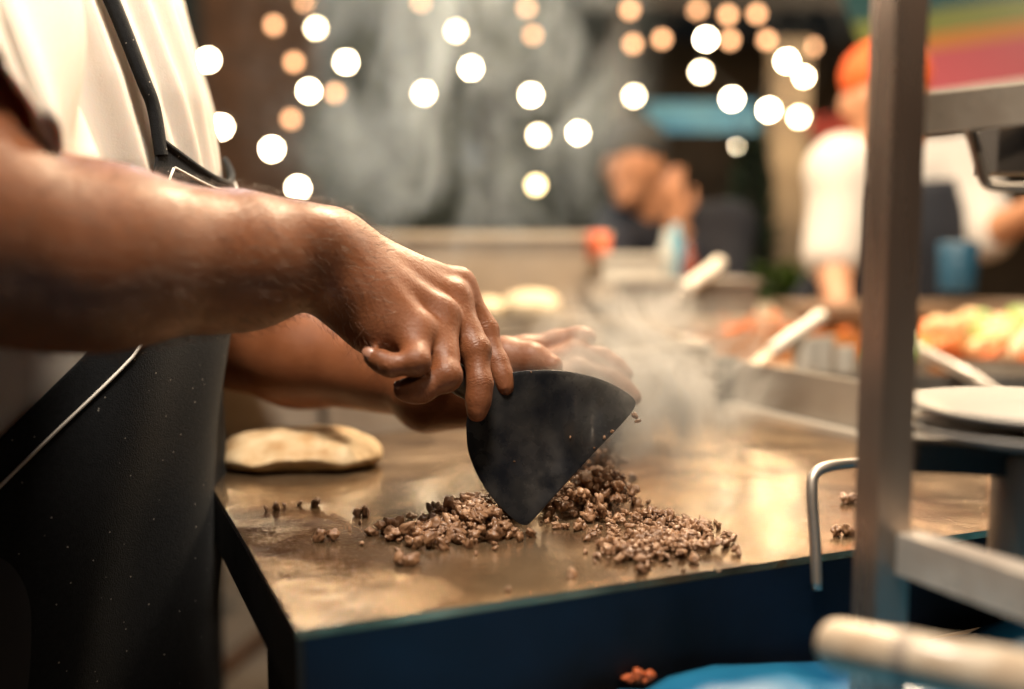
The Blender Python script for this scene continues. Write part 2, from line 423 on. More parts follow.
def crumbs(name, items, m, parent=None):
    P_, Q_ = [], []; off = 0
    for (p, s) in items:
        vs, fs = _ico[R.randrange(10)]
        q = Quaternion((R.gauss(0, 1), R.gauss(0, 1), R.gauss(0, 1), R.gauss(0, 1))).normalized().to_matrix()
        P_.append(vs @ np.array(q).T * s + np.array(p)); Q_.append(fs + off); off += len(vs)
    return npmesh(name, np.concatenate(P_), np.concatenate(Q_), m, parent)
def heap(blobs, n, smin_=.0017, smax=.0056):
    """blobs: (px,py on the plate, radius x, radius y, height, weight)"""
    tot = sum(b[5] for b in blobs); out = []
    for (px, py, rx, ry, h, w) in blobs:
        c = PZ(px, py, GZ)
        for _ in range(int(n * w / tot)):
            a = R.uniform(0, 6.283); r = abs(R.gauss(0, .5))
            if r > 1.5: continue
            s = smin_ + (smax - smin_) * R.random() ** 2.2; top = h * max(0, 1 - r * r) ** .8
            z = GZ + s * .6 + R.random() ** .6 * top
            X_, Y_ = c.x + rx * r * math.cos(a), c.y + ry * r * math.sin(a); qx = 512 + X_ / Y_ * F
            if Y_ < .742 and 250 + (CAM.z - z - s * .7) / Y_ * F < np.interp(qx, [455, 466, 489, 504, 516, 530, 560, 592, 640], [400, 455, 500, 517, 530, 528, 496, 461, 400]) + 2: continue
            if 530 < qx < 585 and Y_ < .75 and R.random() < .75: continue
            out.append(((c.x + rx * r * math.cos(a), c.y + ry * r * math.sin(a), z), s))
    return out
pile = heap([(476, 526, .038, .052, .017, 4), (446, 536, .036, .036, .006, 2.0), (505, 524, .03, .03, .015, 1.4), (560, 530, .16, .06, .0012, .7), (560, 518, .04, .03, .022, 2.8), (600, 508, .036, .03, .026, 2.2), (584, 492, .030, .03, .060, 3.0), (606, 480, .018, .02, .078, 1.6), (415, 538, .04, .03, .002, .5)], 2400)
tag(crumbs('ground_meat', pile, meat), 'browned ground meat heaped behind and left of the black scraper blade', 'ground meat', kind='stuff')
pile2 = heap([(662, 546, .056, .042, .005, 3), (630, 556, .028, .024, .004, 1.2), (690, 533, .022, .014, .006, .9), (655, 525, .04, .02, .008, 1)], 820, .0013, .0042)
tag(crumbs('ground_meat', pile2, meat), 'loose patch of ground meat on the griddle right of the scraper blade', 'ground meat', kind='stuff')
CR = [(326, 541, 4.6, 'pair of browned meat crumbs with an arched shape left of the heap', 2), (405, 565, 4.2, 'dark crumb nearest the griddle front left of the heap', 2), (362, 516, 3.2, 'small crumb pair beyond the arched crumb', 2),
      (380, 535, 3.6, 'flat crumb cluster just left of the heap', 3), (407, 540, 4.6, 'rounded crumb cluster against the left side of the heap', 3), (430, 549, 4.2, 'lower left crumb cluster touching the heap', 3),
      (276, 510, 3.0, 'dark crumb near the left griddle edge', 1), (266, 511, 1.8, 'tiny dark speck at the far left of the griddle', 1), (316, 506, 3.8, 'lone blocky dark crumb in front of the tortilla', 1),
      (300, 505, 1.6, 'tiny speck between the two dark crumbs before the tortilla', 1), (284, 507, 1.8, 'tiny speck beside the left edge crumb', 1), (350, 531, 1.6, 'small speck right of the arched crumb', 1), (362, 545, 1.7, 'small shiny crumb left of the cluster', 1), 
      (573, 578, 2.4, 'pale crumb close to the griddle front below the blade tip', 1), (739, 556, 2.6, 'small dark crumb alone on the right of the plate', 1), (728, 542, 1.2, 'tiny speck beyond the lone right crumb', 1), (708, 532, 2.3, 'dark end crumb at the right tip of the loose patch', 1),
      (508, 592, 1.5, 'tiny pale crumb by the griddle front edge', 1), (842, 536, 4.0, 'orange brown crumb beside the bent handle', 2), (850, 503, 4.5, 'reddish crumb behind the post beside the bent handle', 2), (642, 573, 1.8, 'thin crumb at the near side of the loose patch', 1)]
for px, py, s, lb, k in CR:
    c = PZ(px, py, GZ); it = []
    for j in range(k):
        it.append(((c.x + (j - (k - 1) / 2) * s * .0019, c.y + R.uniform(-1, 1) * .001 * s * .4, GZ + s * .00085 + (.0011 * s if k == 3 and j == 1 else 0)), s * .00135))
    tag(crumbs('meat_crumb', it, meat), lb, 'meat crumb', 'loose meat crumbs scattered on the griddle')

# ================================================================== SPATULA
blade_m = mat('black_carbon_steel', (.013, .014, .018), .28, .5, col2=(.040, .038, .037), nscale=45, rvar=.12, bump=.12, bscale=60)
sp = empty('bench_scraper', PZ(522, 524, GZ), 'black curved steel scraper gripped in the near hand and pressed on the griddle', 'scraper')
def bl(px, py):
    s = (524 - py) / 150
    # dish: the middle of the blade is pushed back a little
    cx, cy = (px - 560) / 75, (py - 440) / 70
    dd = .727 + .020 * s + .007 * math.exp(-(cx * cx + cy * cy) * 1.3) + .012 * (px - 550) / 85
    dd -= .0050 * math.exp(-((px - 576 - (py - 420) * .15) / 10) ** 2 - ((py - 425) / 26) ** 2); dd += .0045 * math.exp(-((px - 592) / 9) ** 2 - ((py - 412) / 20) ** 2)
    return P(px, py, dd)
outl = [(466, 425), (468, 450), (477, 474), (489, 494), (504, 511), (514, 520), (520, 524), (526, 525), (532, 521), (560, 490), (592, 455), (618, 428), (631, 413), (635, 406), (635, 401), (630, 395), (612, 384), (590, 376), (565, 371), (540, 370), (515, 372), (495, 380), (478, 394), (469, 410)]
op = [Vector((x, y, 0)) for x, y in outl]; sm = arc(op + [op[0]], 4)[:-1]
cen = Vector((545, 440, 0)); bm = bmesh.new(); NR = 16
rings = [[bm.verts.new(bl(*((cen + (p - cen) * (i / NR))[:2]))) for p in sm] for i in range(1, NR + 1)]; c0 = bm.verts.new(bl(cen.x, cen.y))
for k in range(len(sm)): bm.faces.new((c0, rings[0][k], rings[0][(k + 1) % len(sm)]))
for a, b_ in zip(rings, rings[1:]):
    for k in range(len(sm)): bm.faces.new((a[k], b_[k], b_[(k + 1) % len(sm)], a[(k + 1) % len(sm)]))
o = obj('blade', bm, blade_m, sp, smooth=True); s = o.modifiers.new('thick', 'SOLIDIFY'); s.thickness = .0014; s.offset = 0
s = o.modifiers.new('bev', 'BEVEL'); s.width = .0004; s.segments = 2
bm = bmesh.new(); tube(bm, arc([P(490, 399, .744), P(476, 389, .740), P(456, 378, .735), P(430, 364, .733), P(404, 350, .733)], 5), [.003, .005, .007, .0095, .010, .0105, .011] + [.011] * 10 + [.0115, .0115, .010, .007], 16)
obj('handle', bm, mat('black_handle', (.015, .013, .012), .5), sp, smooth=True)
bits = []
for px, py, s in ((604, 437, 1.4), (612, 431, 1.5), (634, 415, 2.4), (638, 421, 1.8), (594, 448, 1.0), (570, 437, .9), (514, 461, .9), (483, 490, .7), (531, 372, .7), (586, 467, .8), (556, 500, .8)):
    p = bl(px, py); bits.append(((p.x, p.y - .0012, p.z), s * .0012))
for b_ in bits: crumbs('stuck_crumb', [b_], meat, sp)
# ================================================================== THE COOK
def _kl():
    out = []
    for q in RJ:
        for i in (1, 2):
            d = (q[i + 1] - q[i - 1]).normalized(); out.append((tuple(q[i]), tuple(d), .0108 if i == 1 else .0092))
    return out
cook = empty('person', (-.40, .82, 0), 'cook in cream short sleeved shirt and black apron working at the griddle', 'person')
cook_rows = [(.62, -.40, .82, .09, .13), (.80, -.385, .82, .118, .155), (.95, -.385, .82, .128, .155), (1.05, -.378, .82, .128, .160), (1.15, -.372, .82, .122, .168), (1.22, -.376, .82, .118, .172), (1.30, -.385, .82, .108, .172), (1.36, -.395, .82, .088, .15), (1.40, -.40, .82, .06, .11)]
fb = Field()
fb.add(Torso([(z, x, y, a * .95, b * .95) for z, x, y, a, b in cook_rows]), .02)
ShR, ShL = Vector((-.385, .655, 1.325)), Vector((-.385, .985, 1.325))
# legs, neck, head
for s in (-1, 1):
    fb.add(Cap((-.40, .82 + s * .085, .86), (-.39, .82 + s * .095, .48), .082, .056), .04)
    fb.add(Cap((-.39, .82 + s * .095, .48), (-.41, .82 + s * .10, .09), .052, .036), .03)
    fb.add(Cap((-.42, .82 + s * .10, .05), (-.27, .82 + s * .11, .035), .042, .034), .03)
fb.add(Cap((-.395, .82, 1.36), (-.365, .82, 1.50), .056, .052), .04)
fb.add(Ell((-.345, .82, 1.585), (.095, .074, .112)), .03)
fb.add(Cap((-.325, .82, 1.50), (-.275, .82, 1.495), .05, .026), .03)      # jaw
fb.add(Cap((-.255, .82, 1.585), (-.238, .82, 1.553), .010, .014), .012)   # nose
fb.add(Cap((-.262, .82, 1.526), (-.258, .82, 1.515), .012, .014), .01)    # mouth
for s in (-1, 1):
    fb.add(Ell((-.345, .82 + s * .076, 1.575), (.018, .008, .03)), .008)
    fb.add(Ell((-.268, .82 + s * .032, 1.592), (.012, .014, .010)), .006)
# near (right) arm
ER = P(-64, 256, .50); WR = P(322, 258, .700)
M1 = P(100, 256, .575); M2 = P(240, 261, .655)
fb.add(Cap(ShR, ER + Vector((0, .01, .03)), .052, .046), .03)
fb.add(Cap(ER, M1, .046, .0445), .03)
fb.add(Cap(M1, M2, .0445, .0385), .03)
fb.add(Cap(M2, WR, .0385, .0300), .03)
fb.add(Cap(P(20, 235, .53), P(170, 238, .61), .030, .020), .03)           # brachioradialis
fb.add(Cap(P(60, 285, .54), P(190, 285, .63), .026, .018), .03)
# right hand: joints as pixel + distance
def hand(f, J, W, n_hint, palm_k=.02, rs=1.0, tendons=True, thumb=None):
    idx, mid, rin, pin = J
    Wv = W
    n = (idx[0] - Wv).cross(pin[0] - Wv).normalized()
    if n.dot(n_hint) < 0: n = -n
    across = (idx[0] - pin[0]).normalized()
    for q, (j, off) in enumerate(zip(J, (.010, .003, -.004, -.011))):
        f.add(Cap(Wv + across * off * 1.15, j[0] - n * .004, .0245 * rs, .0125 * rs), palm_k if q == 0 else .014)
        f.add(Cap(Wv + (j[0] - Wv) * .75 - n * .003, j[0] + (j[1] - j[0]) * .14, .0122 * rs, .0112 * rs), .008)
    f.add(Ell(Wv + (pin[0] - Wv) * .50 - n * .010, (.024 * rs, .020 * rs, .022 * rs)), .02)
    for j in J:
        f.add(Ell(j[0] + n * .0042, (.0098 * rs,) * 3), .007)
        if tendons:
            a = Wv + (j[0] - Wv) * .30 + n * .0125; b_ = j[0] + n * .0070
            f.add(Cap(a, b_, .0042, .0050), .012)
    if thumb:
        t = thumb
        f.add(Cap(Wv + across * .016, t[0], .019 * rs, .017 * rs), .018)
        f.add(Cap(t[0], t[1], .017 * rs, .0135 * rs), .018)
        f.fin([Cap(t[1], t[2], .0125 * rs, .0105 * rs), Cap(t[2], t[3], .0108 * rs, .0082 * rs), Ell(t[2], (.0115 * rs,) * 3)], .006, .014)
    for q, j in enumerate(J):
        k = (1.0, 1.06, 1.0, .87)[q] * rs
        a, b_, c, d = j
        pr = [Cap(a, b_, .0110 * k, .0090 * k), Cap(b_, c, .0092 * k, .0078 * k), Cap(c, d, .0080 * k, .0066 * k)]
        pr.append(Ell(b_, (.0099 * k,) * 3)); pr.append(Ell(c + (d - c) * .55, (.0080 * k,) * 3))
        pr.append(Cap(a + (b_ - a) * .35, a + (b_ - a) * .7, .0102 * k, .0098 * k))
        f.fin(pr, .005, .0085)
    return n
RJ = [[P(456, 287, .765), P(484, 330, .762), P(497, 363, .750), P(505, 387, .742)],
      [P(451, 301, .748), P(475, 350, .728), P(480, 384, .716), P(477, 412, .712)],
      [P(439, 317, .722), P(446, 376, .690), P(422, 390, .683), P(403, 390, .683)],
      [P(415, 333, .700), P(416, 362, .674), P(391, 366, .670), P(372, 357, .674)]]
knuckle_lines(skin, _kl())
nR = hand(fb, RJ, WR, Vector((0, -1, 1)), rs=1.04, thumb=[P(385, 305, .775), P(432, 345, .790), P(463, 372, .785), P(484, 390, .770)])
fb.add(Ell(P(378, 333, .698), (.018, .018, .015)), .016)
fb.add(Ell(P(312, 232, .672), (.012, .012, .010)), .03)
# far (left) arm and hand
EL = P(170, 335, 1.03); WL = P(430, 388, .865)
fb.add(Cap(ShL, EL, .052, .045), .03)
fb.add(Cap(EL, P(300, 358, .955), .044, .041), .03)
fb.add(Cap(P(300, 358, .955), WL, .041, .027), .03)
LJ = [[P(522, 356, .870), P(556, 343, .880), P(574, 338, .878), P(588, 337, .872)],
      [P(528, 374, .852), P(574, 354, .868), P(602, 359, .862), P(624, 374, .852)],
      [P(528, 390, .838), P(576, 371, .855), P(610, 379, .848), P(633, 397, .842)],
      [P(522, 404, .824), P(560, 398, .835), P(583, 406, .838), P(598, 416, .838)]]
nL = hand(fb, LJ, WL, Vector((0, -1, -1)), rs=1.12, tendons=False, thumb=[P(468, 368, .845), P(505, 358, .825), P(532, 360, .815), P(552, 366, .810)])
pos, q = mesh_field(fb, .0021)
body = npmesh('body', pos, q, skin, cook)

# fingernails of the two curled fingers and the far thumb
nailm = mat('fingernail', (.26, .12, .075), .4, coat=.1)
def nail(tip, prev, up_):
    d = (tip - prev).normalized(); u = (up_ - d * up_.dot(d)).normalized(); w = d.cross(u)
    bm = bmesh.new(); bmesh.ops.create_uvsphere(bm, u_segments=16, v_segments=10, radius=1)
    M = Matrix((d, w, u)).transposed().to_4x4(); M.translation = tip + u * .0052 + d * .001
    bmesh.ops.transform(bm, matrix=M @ Matrix.Diagonal((.0052, .0042, .0017, 1)), verts=bm.verts)
    obj('fingernail', bm, nailm, cook, smooth=True)
nail(RJ[3][3], RJ[3][2], (P(366, 345, .660) - RJ[3][3]))
nail(RJ[2][3], RJ[2][2], (P(398, 372, .670) - RJ[2][3]))

# short hair along the forearm and the side of the wrist
hm = mat('arm_hair_strands', (.10, .045, .02), .5)
pr = pos; rs_ = np.random.RandomState(3)
# vertex normals from faces
fn = np.cross(pos[q[:, 2]] - pos[q[:, 0]], pos[q[:, 3]] - pos[q[:, 1]]); vn = np.zeros_like(pos)
for a in range(4): np.add.at(vn, q[:, a], fn)
vn /= np.linalg.norm(vn, axis=1)[:, None] + 1e-12
pxs = 512 + pos[:, 0] / np.maximum((pos[:, 1]), .1) * F
armm = (pos[:, 1] < .76) & (pos[:, 0] > -.30) & (pos[:, 0] < -.085) & (pos[:, 2] > 1.02) & (pos[:, 2] < 1.16)
cand = np.nonzero(armm)[0]
V_, T_ = [], []
if len(cand):
    sel = rs_.choice(cand, min(5200, len(cand)), replace=False); ax_ = A3((WR - ER).normalized()); off = 0
    for i in sel:
        p, n_ = pos[i], vn[i]; d_ = ax_ * .8 + np.array([0, 0, -.5]) + rs_.normal(size=3) * .35
        d_ -= n_ * (d_ @ n_); d_ /= np.linalg.norm(d_) + 1e-9; L_ = .005 + rs_.rand() * .009; w_ = np.cross(n_, d_) * .00010
        p0 = p - n_ * .0003; p1 = p + (d_ * .6 + n_ * .45) * L_ * .6; p2 = p + (d_ * 1.1 + n_ * .5) * L_
        h_ = n_ * .00008
        V_ += [p0 - w_, p0 + w_, p0 + h_, p1 - w_, p1 + w_, p1 + h_, p2]; o_ = off; off += 7
        T_ += [(o_, o_ + 1, o_ + 4), (o_, o_ + 4, o_ + 3), (o_ + 1, o_ + 2, o_ + 5), (o_ + 1, o_ + 5, o_ + 4), (o_ + 2, o_, o_ + 3), (o_ + 2, o_ + 3, o_ + 5), (o_ + 3, o_ + 4, o_ + 6), (o_ + 4, o_ + 5, o_ + 6), (o_ + 5, o_ + 3, o_ + 6)]
    npmesh('arm_hair', np.array(V_), np.array(T_), hm, cook)

# --- clothes
def folds(p, amp):
    v = vnoise(p * np.array([1, 1, .35]), 38, 5) * .55 + vnoise(p * np.array([1, 1, .5]), 75, 9) * .28
    ridge = 1 - np.square(np.sin(p[:, 1] * 55 + p[:, 0] * 30 + p[:, 2] * 9 + 2.2 * np.sin(p[:, 2] * 8 + p[:, 1] * 12)))
    return amp * (v + 1.1 * (ridge - .5))
shirtm = mat('cream_cotton', (.62, .555, .485), .9, col2=(.57, .505, .435), nscale=8, bump=.25, bscale=700, sheen=.1, spec=.05, bdist=.0008, sss=.25)
fs = Field()
fs.add(Torso([(z, x, y, a + .008, b + .010) for z, x, y, a, b in cook_rows if z >= .80]), .03)
fs.add(Cap((-.40, .72, 1.385), (-.40, .92, 1.385), .045, .045), .05)
for Sh in (ShR, ShL): fs.add(Cap(Sh, Sh + Vector((-.01, (-.012 if Sh is ShR else .012), -.03)), .066, .066), .05)
def disp(p):
    d = folds(p, .0068); c = np.stack([p[:, 0] + .385, p[:, 1] - .82, np.zeros(len(p))], 1); c /= np.linalg.norm(c, axis=1)[:, None] + 1e-9
    return p + c * d[:, None]
sp_, sq = mesh_field(fs, .005, disp)
shirt = npmesh('shirt', sp_, sq, shirtm, cook)
def sleeve(Sh, top, hem_c, r0, r1, tilt, seed):
    """open tube of cloth from the shoulder to a slanted, loose hem"""
    ax = (hem_c - top).normalized(); n = 64; m = 30; pts = []; fcs = []
    x = ax.orthogonal().normalized(); y = ax.cross(x)
    for i in range(m + 1):
        t = i / m; c = top + (hem_c - top) * t; r = r0 + (r1 - r0) * t ** .8
        for k in range(n):
            a = 2 * math.pi * k / n; dv = x * math.cos(a) + y * math.sin(a)
            rr_ = r * (1 + .06 * t * math.sin(3 * a + seed) + .035 * t * math.sin(7 * a + seed * 2 + 3 * t)) + .003 * noise.noise(Vector((a * 2, t * 4, seed)))
            p = c + dv * rr_; p += ax * t * dv.dot(tilt)
            pts.append(p)
    for i in range(m):
        for k in range(n): fcs.append((i * n + k, i * n + (k + 1) % n, (i + 1) * n + (k + 1) % n, (i + 1) * n + k))
    o = npmesh('sleeve', np.array([A3(p) for p in pts]), np.array(fcs), shirtm, cook)
    s = o.modifiers.new('cloth', 'SOLIDIFY'); s.thickness = .0022; s.offset = 0
    return o
def sleeve2():
    hem = arc([P(*q) for q in ((-30, 30, .50), (4, 64, .50), (34, 108, .51), (60, 158, .535), (84, 168, .585), (78, 130, .625), (20, 70, .655), (-70, 10, .65), (-110, -20, .58), (-75, 0, .515), (-30, 30, .50))], 7)[:-1]
    n = len(hem); cen = sum(hem, Vector()) / n; top = ShR + Vector((.0, .015, .050)); ax = (cen - top).normalized(); m = 34; pts, fcs = [], []
    for i in range(m + 1):
        t = i / m
        for k, h in enumerate(hem):
            d_ = h - cen; d_ = (d_ - ax * d_.dot(ax)).normalized(); a = 2 * math.pi * k / n
            p0 = top + d_ * .066; p = p0.lerp(h, t) + d_ * (.012 * math.sin(math.pi * t) + .0085 * math.sin(5 * a + 6 * t) * t ** .5 + .005 * math.sin(11 * a - 5 * t + 1) * t)
            pts.append(A3(p))
    for i in range(m):
        for k in range(n): fcs.append((i * n + k, i * n + (k + 1) % n, (i + 1) * n + (k + 1) % n, (i + 1) * n + k))
    o = npmesh('sleeve', np.array(pts), np.array(fcs), shirtm, cook); s = o.modifiers.new('cloth', 'SOLIDIFY'); s.thickness = .0026; s.offset = 0
    bm = bmesh.new(); tube(bm, [h + (h - cen).normalized() * .001 for h in hem] + [hem[0]], .0016, 6); obj('hem', bm, shirtm, o, smooth=True)
sleeve2()
sleeve(ShL, ShL + Vector((.005, -.01, .04)), ShL + Vector((.03, .01, -.13)), .060, .072, Vector((0, 0, 0)), 4.1)

# --- apron
apm = mat('black_denim', (.006, .0068, .008), .8, col2=(.011, .012, .0135), nscale=300, amt=.8, bump=.6, bscale=900, sheen=.04, spec=.12, bdist=.0008)
def speckle(m):
    nt = m.node_tree; b = nt.nodes['Principled BSDF']; L = nt.links.new
    vo = nt.nodes.new('ShaderNodeTexVoronoi'); vo.inputs['Scale'].default_value = 260; tc = nt.nodes.new('ShaderNodeTexCoord'); L(tc.outputs['Object'], vo.inputs['Vector'])
    lt = nt.nodes.new('ShaderNodeMath'); lt.operation = 'LESS_THAN'; lt.inputs[1].default_value = .16; L(vo.outputs['Distance'], lt.inputs[0])
    sep = nt.nodes.new('ShaderNodeSeparateColor'); L(vo.outputs['Color'], sep.inputs[0])
    gt = nt.nodes.new('ShaderNodeMath'); gt.operation = 'GREATER_THAN'; gt.inputs[1].default_value = .93; L(sep.outputs[0], gt.inputs[0])
    mu = nt.nodes.new('ShaderNodeMath'); mu.operation = 'MULTIPLY'; L(lt.outputs[0], mu.inputs[0]); L(gt.outputs[0], mu.inputs[1])
    mx = nt.nodes.new('ShaderNodeMix'); mx.data_type = 'RGBA'; old = b.inputs['Base Color'].links[0].from_socket
    L(mu.outputs[0], mx.inputs['Factor']); L(old, mx.inputs[6]); mx.inputs[7].default_value = (.26, .24, .21, 1); L(mx.outputs[2], b.inputs['Base Color'])
speckle(apm)
CR_ = np.array(sorted(cook_rows))
def torso_pt(z, th, off):
    zz = max(min(z, 1.36), .80); cx, cy, a, b = [float(np.interp(zz, CR_[:, 0], CR_[:, k])) for k in (1, 2, 3, 4)]
    return Vector((cx + (a + off) * math.cos(th), cy - (b + off) * math.sin(th), z))
ZT = 1.180
def side(z):   # angle of the near edge of the apron
    return rad(float(np.interp(z, [.30, .93, .975, 1.03, 1.08, ZT], [100, 88, 71, 50, 38, 26])))
def ap_pt(z, th, extra=0):
    t = th / side(z); off = .016 + .012 * max(0, (z - 1.06) / .1) * (1 - min(1, abs(t))) + extra
    off += .0035 * math.sin(th * 9 + z * 14) * (1 if z < 1.05 else .3) + .003 * math.sin(z * 25 + th * 3)
    if z < .95: off += .004 * math.sin(th * 7 + 1) * (.95 - z) * 6
    p = torso_pt(z, th, off)
    if z > 1.12: p.z -= .026 * (1 - abs(min(1, abs(t))) ** 1.5) * (z - 1.12) / .06
    return p
n, m_ = 90, 110; pts = []; fcs = []
for i in range(m_ + 1):
    z = ZT - (ZT - .34) * (i / m_) ** 1.2
    for k in range(n + 1):
        pts.append(A3(ap_pt(z, side(z) * (1 - 2 * k / n))))
for i in range(m_):
    for k in range(n): a = i * (n + 1) + k; fcs.append((a, a + n + 1, a + n + 2, a + 1))
ap = npmesh('apron', np.array(pts), np.array(fcs), apm, cook); s = ap.modifiers.new('cloth', 'SOLIDIFY'); s.thickness = .0022; s.offset = 0
# top hem band, white piping, neck straps (pieces of the apron)
bm = bmesh.new(); tube(bm, [ap_pt(ZT - .001, side(ZT) * (1 - 2 * k / 30), .0008) for k in range(31)], .0026, 8); obj('hem', bm, apm, ap, smooth=True)
pip = mat('white_piping', (.75, .70, .62), .6)
bm = bmesh.new(); tube(bm, [ap_pt(z, side(z) - .16 - .05 * (z < 1.1), .0022) for z in np.linspace(1.12, .62, 60)], .0011, 8); obj('piping', bm, pip, ap, smooth=True)
bm = bmesh.new(); tube(bm, [ap_pt(ZT - .015, side(ZT) * .86 * (1 - 2 * k / 30), .0022) for k in range(31)], .0010, 8); obj('piping', bm, pip, ap, smooth=True)
bm = bmesh.new(); tube(bm, [ap_pt(ZT - .016, side(ZT) * .88, .0022), ap_pt(1.12, side(1.12) * .93, .0022)], .0010, 8); obj('piping', bm, pip, ap, smooth=True)
for s_ in (1, -1):
    pts_ = [torso_pt(z, s_ * side(ZT) * (f_ + (0 if s_ > 0 else 1.1)), .017 if s_ > 0 else .013) for z, f_ in ((ZT - .012, 1.0), (ZT + .02, 1.01), (1.22, 1.10), (1.27, 1.25), (1.31, 1.42), (1.35, 1.6))] + [Vector((-.385, .82 - s_ * .065, 1.432)), Vector((-.43, .82 - s_ * .055, 1.445)), Vector((-.455, .82, 1.43))]
    cs = arc(pts_, 10); bm = bmesh.new(); prev = None
    for i, p in enumerate(cs):
        t = (cs[min(i + 1, len(cs) - 1)] - cs[max(i - 1, 0)]).normalized(); out = Vector((p.x + .40, (p.y - .82), 0)).normalized(); w = t.cross(out).normalized()
        r = [bm.verts.new(p + w * (.0065 * a) + out * (.0018 * b_ )) for a, b_ in ((-1, -.5), (-.5, 1), (.5, 1), (1, -.5), (0, -1))]
        if prev:
            for k in range(5): bm.faces.new((prev[k], prev[(k + 1) % 5], r[(k + 1) % 5], r[k]))
        prev = r
    obj('strap', bm, apm, ap, smooth=True)
# trousers, shoes, cap and hair
ft = Field()
ft.add(Torso([(z, x, y, a + .004, b + .004) for z, x, y, a, b in cook_rows if z <= .96]), .03)
for s in (-1, 1):
    ft.add(Cap((-.40, .82 + s * .085, .86), (-.39, .82 + s * .095, .48), .096, .072), .04); ft.add(Cap((-.39, .82 + s * .095, .48), (-.41, .82 + s * .10, .10), .072, .062), .04)
a_, b_ = mesh_field(ft, .008); npmesh('trousers', a_, b_, mat('dark_trousers', (.015, .015, .018), .8, bump=.2, bscale=500), cook)
for s in (-1, 1):
    f_ = Field(); f_.add(Cap((-.43, .82 + s * .10, .050), (-.26, .82 + s * .115, .045), .052, .044), .02); a_, b_ = mesh_field(f_, .006); a_[:, 2] = np.maximum(a_[:, 2], .001)
    npmesh('shoe', a_, b_, mat('black_shoe', (.012, .012, .012), .4), cook)
f_ = Field(); f_.add(Ell((-.355, .82, 1.618), (.103, .084, .092)), .01); f_.add(Ell((-.375, .82, 1.565), (.085, .081, .08)), .02); a_, b_ = mesh_field(f_, .006)
npmesh('hair', a_, b_, mat('black_hair', (.012, .009, .007), .5, bump=.6, bscale=220), cook)
STEAM = True
# ================================================================== SETTING
gm = mat('dusty_ground', (.30, .23, .17), .9, col2=(.17, .12, .085), nscale=3.2, amt=.9, bump=.4, bscale=30)
bm = bmesh.new(); v = [bm.verts.new(p) for p in ((-60, -20, 0), (60, -20, 0), (60, 120, 0), (-60, 120, 0))]; bm.faces.new(v); tag(obj('ground', bm, gm), kind='structure')
stone = mat('pebble_stone', (.34, .29, .23), .85, col2=(.2, .16, .12), nscale=20)
its = [((R.uniform(-2.2, -.3), R.uniform(1.2, 4.2), .0), R.uniform(.012, .045)) for _ in range(260)]
tag(crumbs('pebbles', its, stone), 'pale pebbles strewn on the dusty ground left of the griddle', 'pebbles', kind='stuff')
bm = bmesh.new(); tube(bm, [(-.80, 2.3, .02), (-.62, 3.2, .02), (-.60, 3.4, .6)], .02, 8); 
tag(obj('broken_stick', bm, mat('brown_wood', (.20, .09, .035), .7, col2=(.12, .05, .02), nscale=30), smooth=True), 'brown wooden stick on the ground seen between apron and griddle', 'stick')

def flat_box(name, c, s, m, parent=None, rz=0, bevel=.004):
    bm = bmesh.new(); box(bm, (0, 0, 0), s, mtx=Matrix.Translation(Vector(c)) @ Matrix.Rotation(rz, 4, 'Z')); return obj(name, bm, m, parent, bevel=bevel)
plaster = mat('grey_olive_plaster', (.095, .115, .11), .9, col2=(.035, .048, .05), nscale=1.2, amt=.9, bump=.3, bscale=12)
brick = mat('warm_brick', (.26, .14, .085), .85, col2=(.16, .09, .055), nscale=6, bump=.3, bscale=20)
darkwood = mat('dark_timber', (.035, .028, .022), .7, col2=(.02, .016, .012), nscale=4)
navy = mat('navy_paint', (.012, .028, .048), .7, col2=(.008, .015, .024), nscale=3)
bd = empty('building', (-2.6, 9.2, 0), 'grey olive plastered building filling the background behind the cook', 'building')
flat_box('wall', (-2.9, 9.4, 2.1), (8.4, .3, 4.2), plaster, bd)
flat_box('roof', (-2.9, 9.2, 4.35), (9.0, 1.4, .3), darkwood, bd)
flat_box('brick_pier', (-2.15, 9.1, 1.7), (1.0, .28, 3.4), brick, bd)
flat_box('brick_pier', (-4.6, 9.1, 1.7), (1.2, .28, 3.4), brick, bd)
for x, z, w, h in ((-1.1, 1.15, .9, 2.3), (.55, 1.15, .95, 2.3)):
    d_ = flat_box('door', (x, 9.2, z), (w, .09, h), navy, bd); bm = bmesh.new(); tube(bm, [(x + w * .38, 9.13, 1.0), (x + w * .38, 9.10, 1.15)], .02, 8); obj('handle', bm, steel, d_)
for x in (-3.3, -.3):
    w_ = flat_box('window', (x, 9.2, 1.9), (.8, .07, 1.0), darkwood, bd)
    flat_box('pane', (x, 9.155, 1.9), (.68, .012, .88), mat('dim_glass', (.05, .07, .08), .1, spec=.8), w_)
bd2 = empty('building', (5.5, 9.6, 0), 'dark navy shopfront behind the food stall on the right', 'building')
flat_box('wall', (5.6, 9.7, 2.1), (8.4, .3, 4.2), navy, bd2)
flat_box('roof', (5.6, 9.5, 4.35), (8.8, 1.2, .3), darkwood, bd2)
flat_box('door', (3.4, 9.5, 1.1), (1.0, .1, 2.2), darkwood, bd2)
flat_box('window', (5.4, 9.5, 1.7), (1.8, .1, 1.3), mat('dim_glass', (.05, .07, .08), .1), bd2)

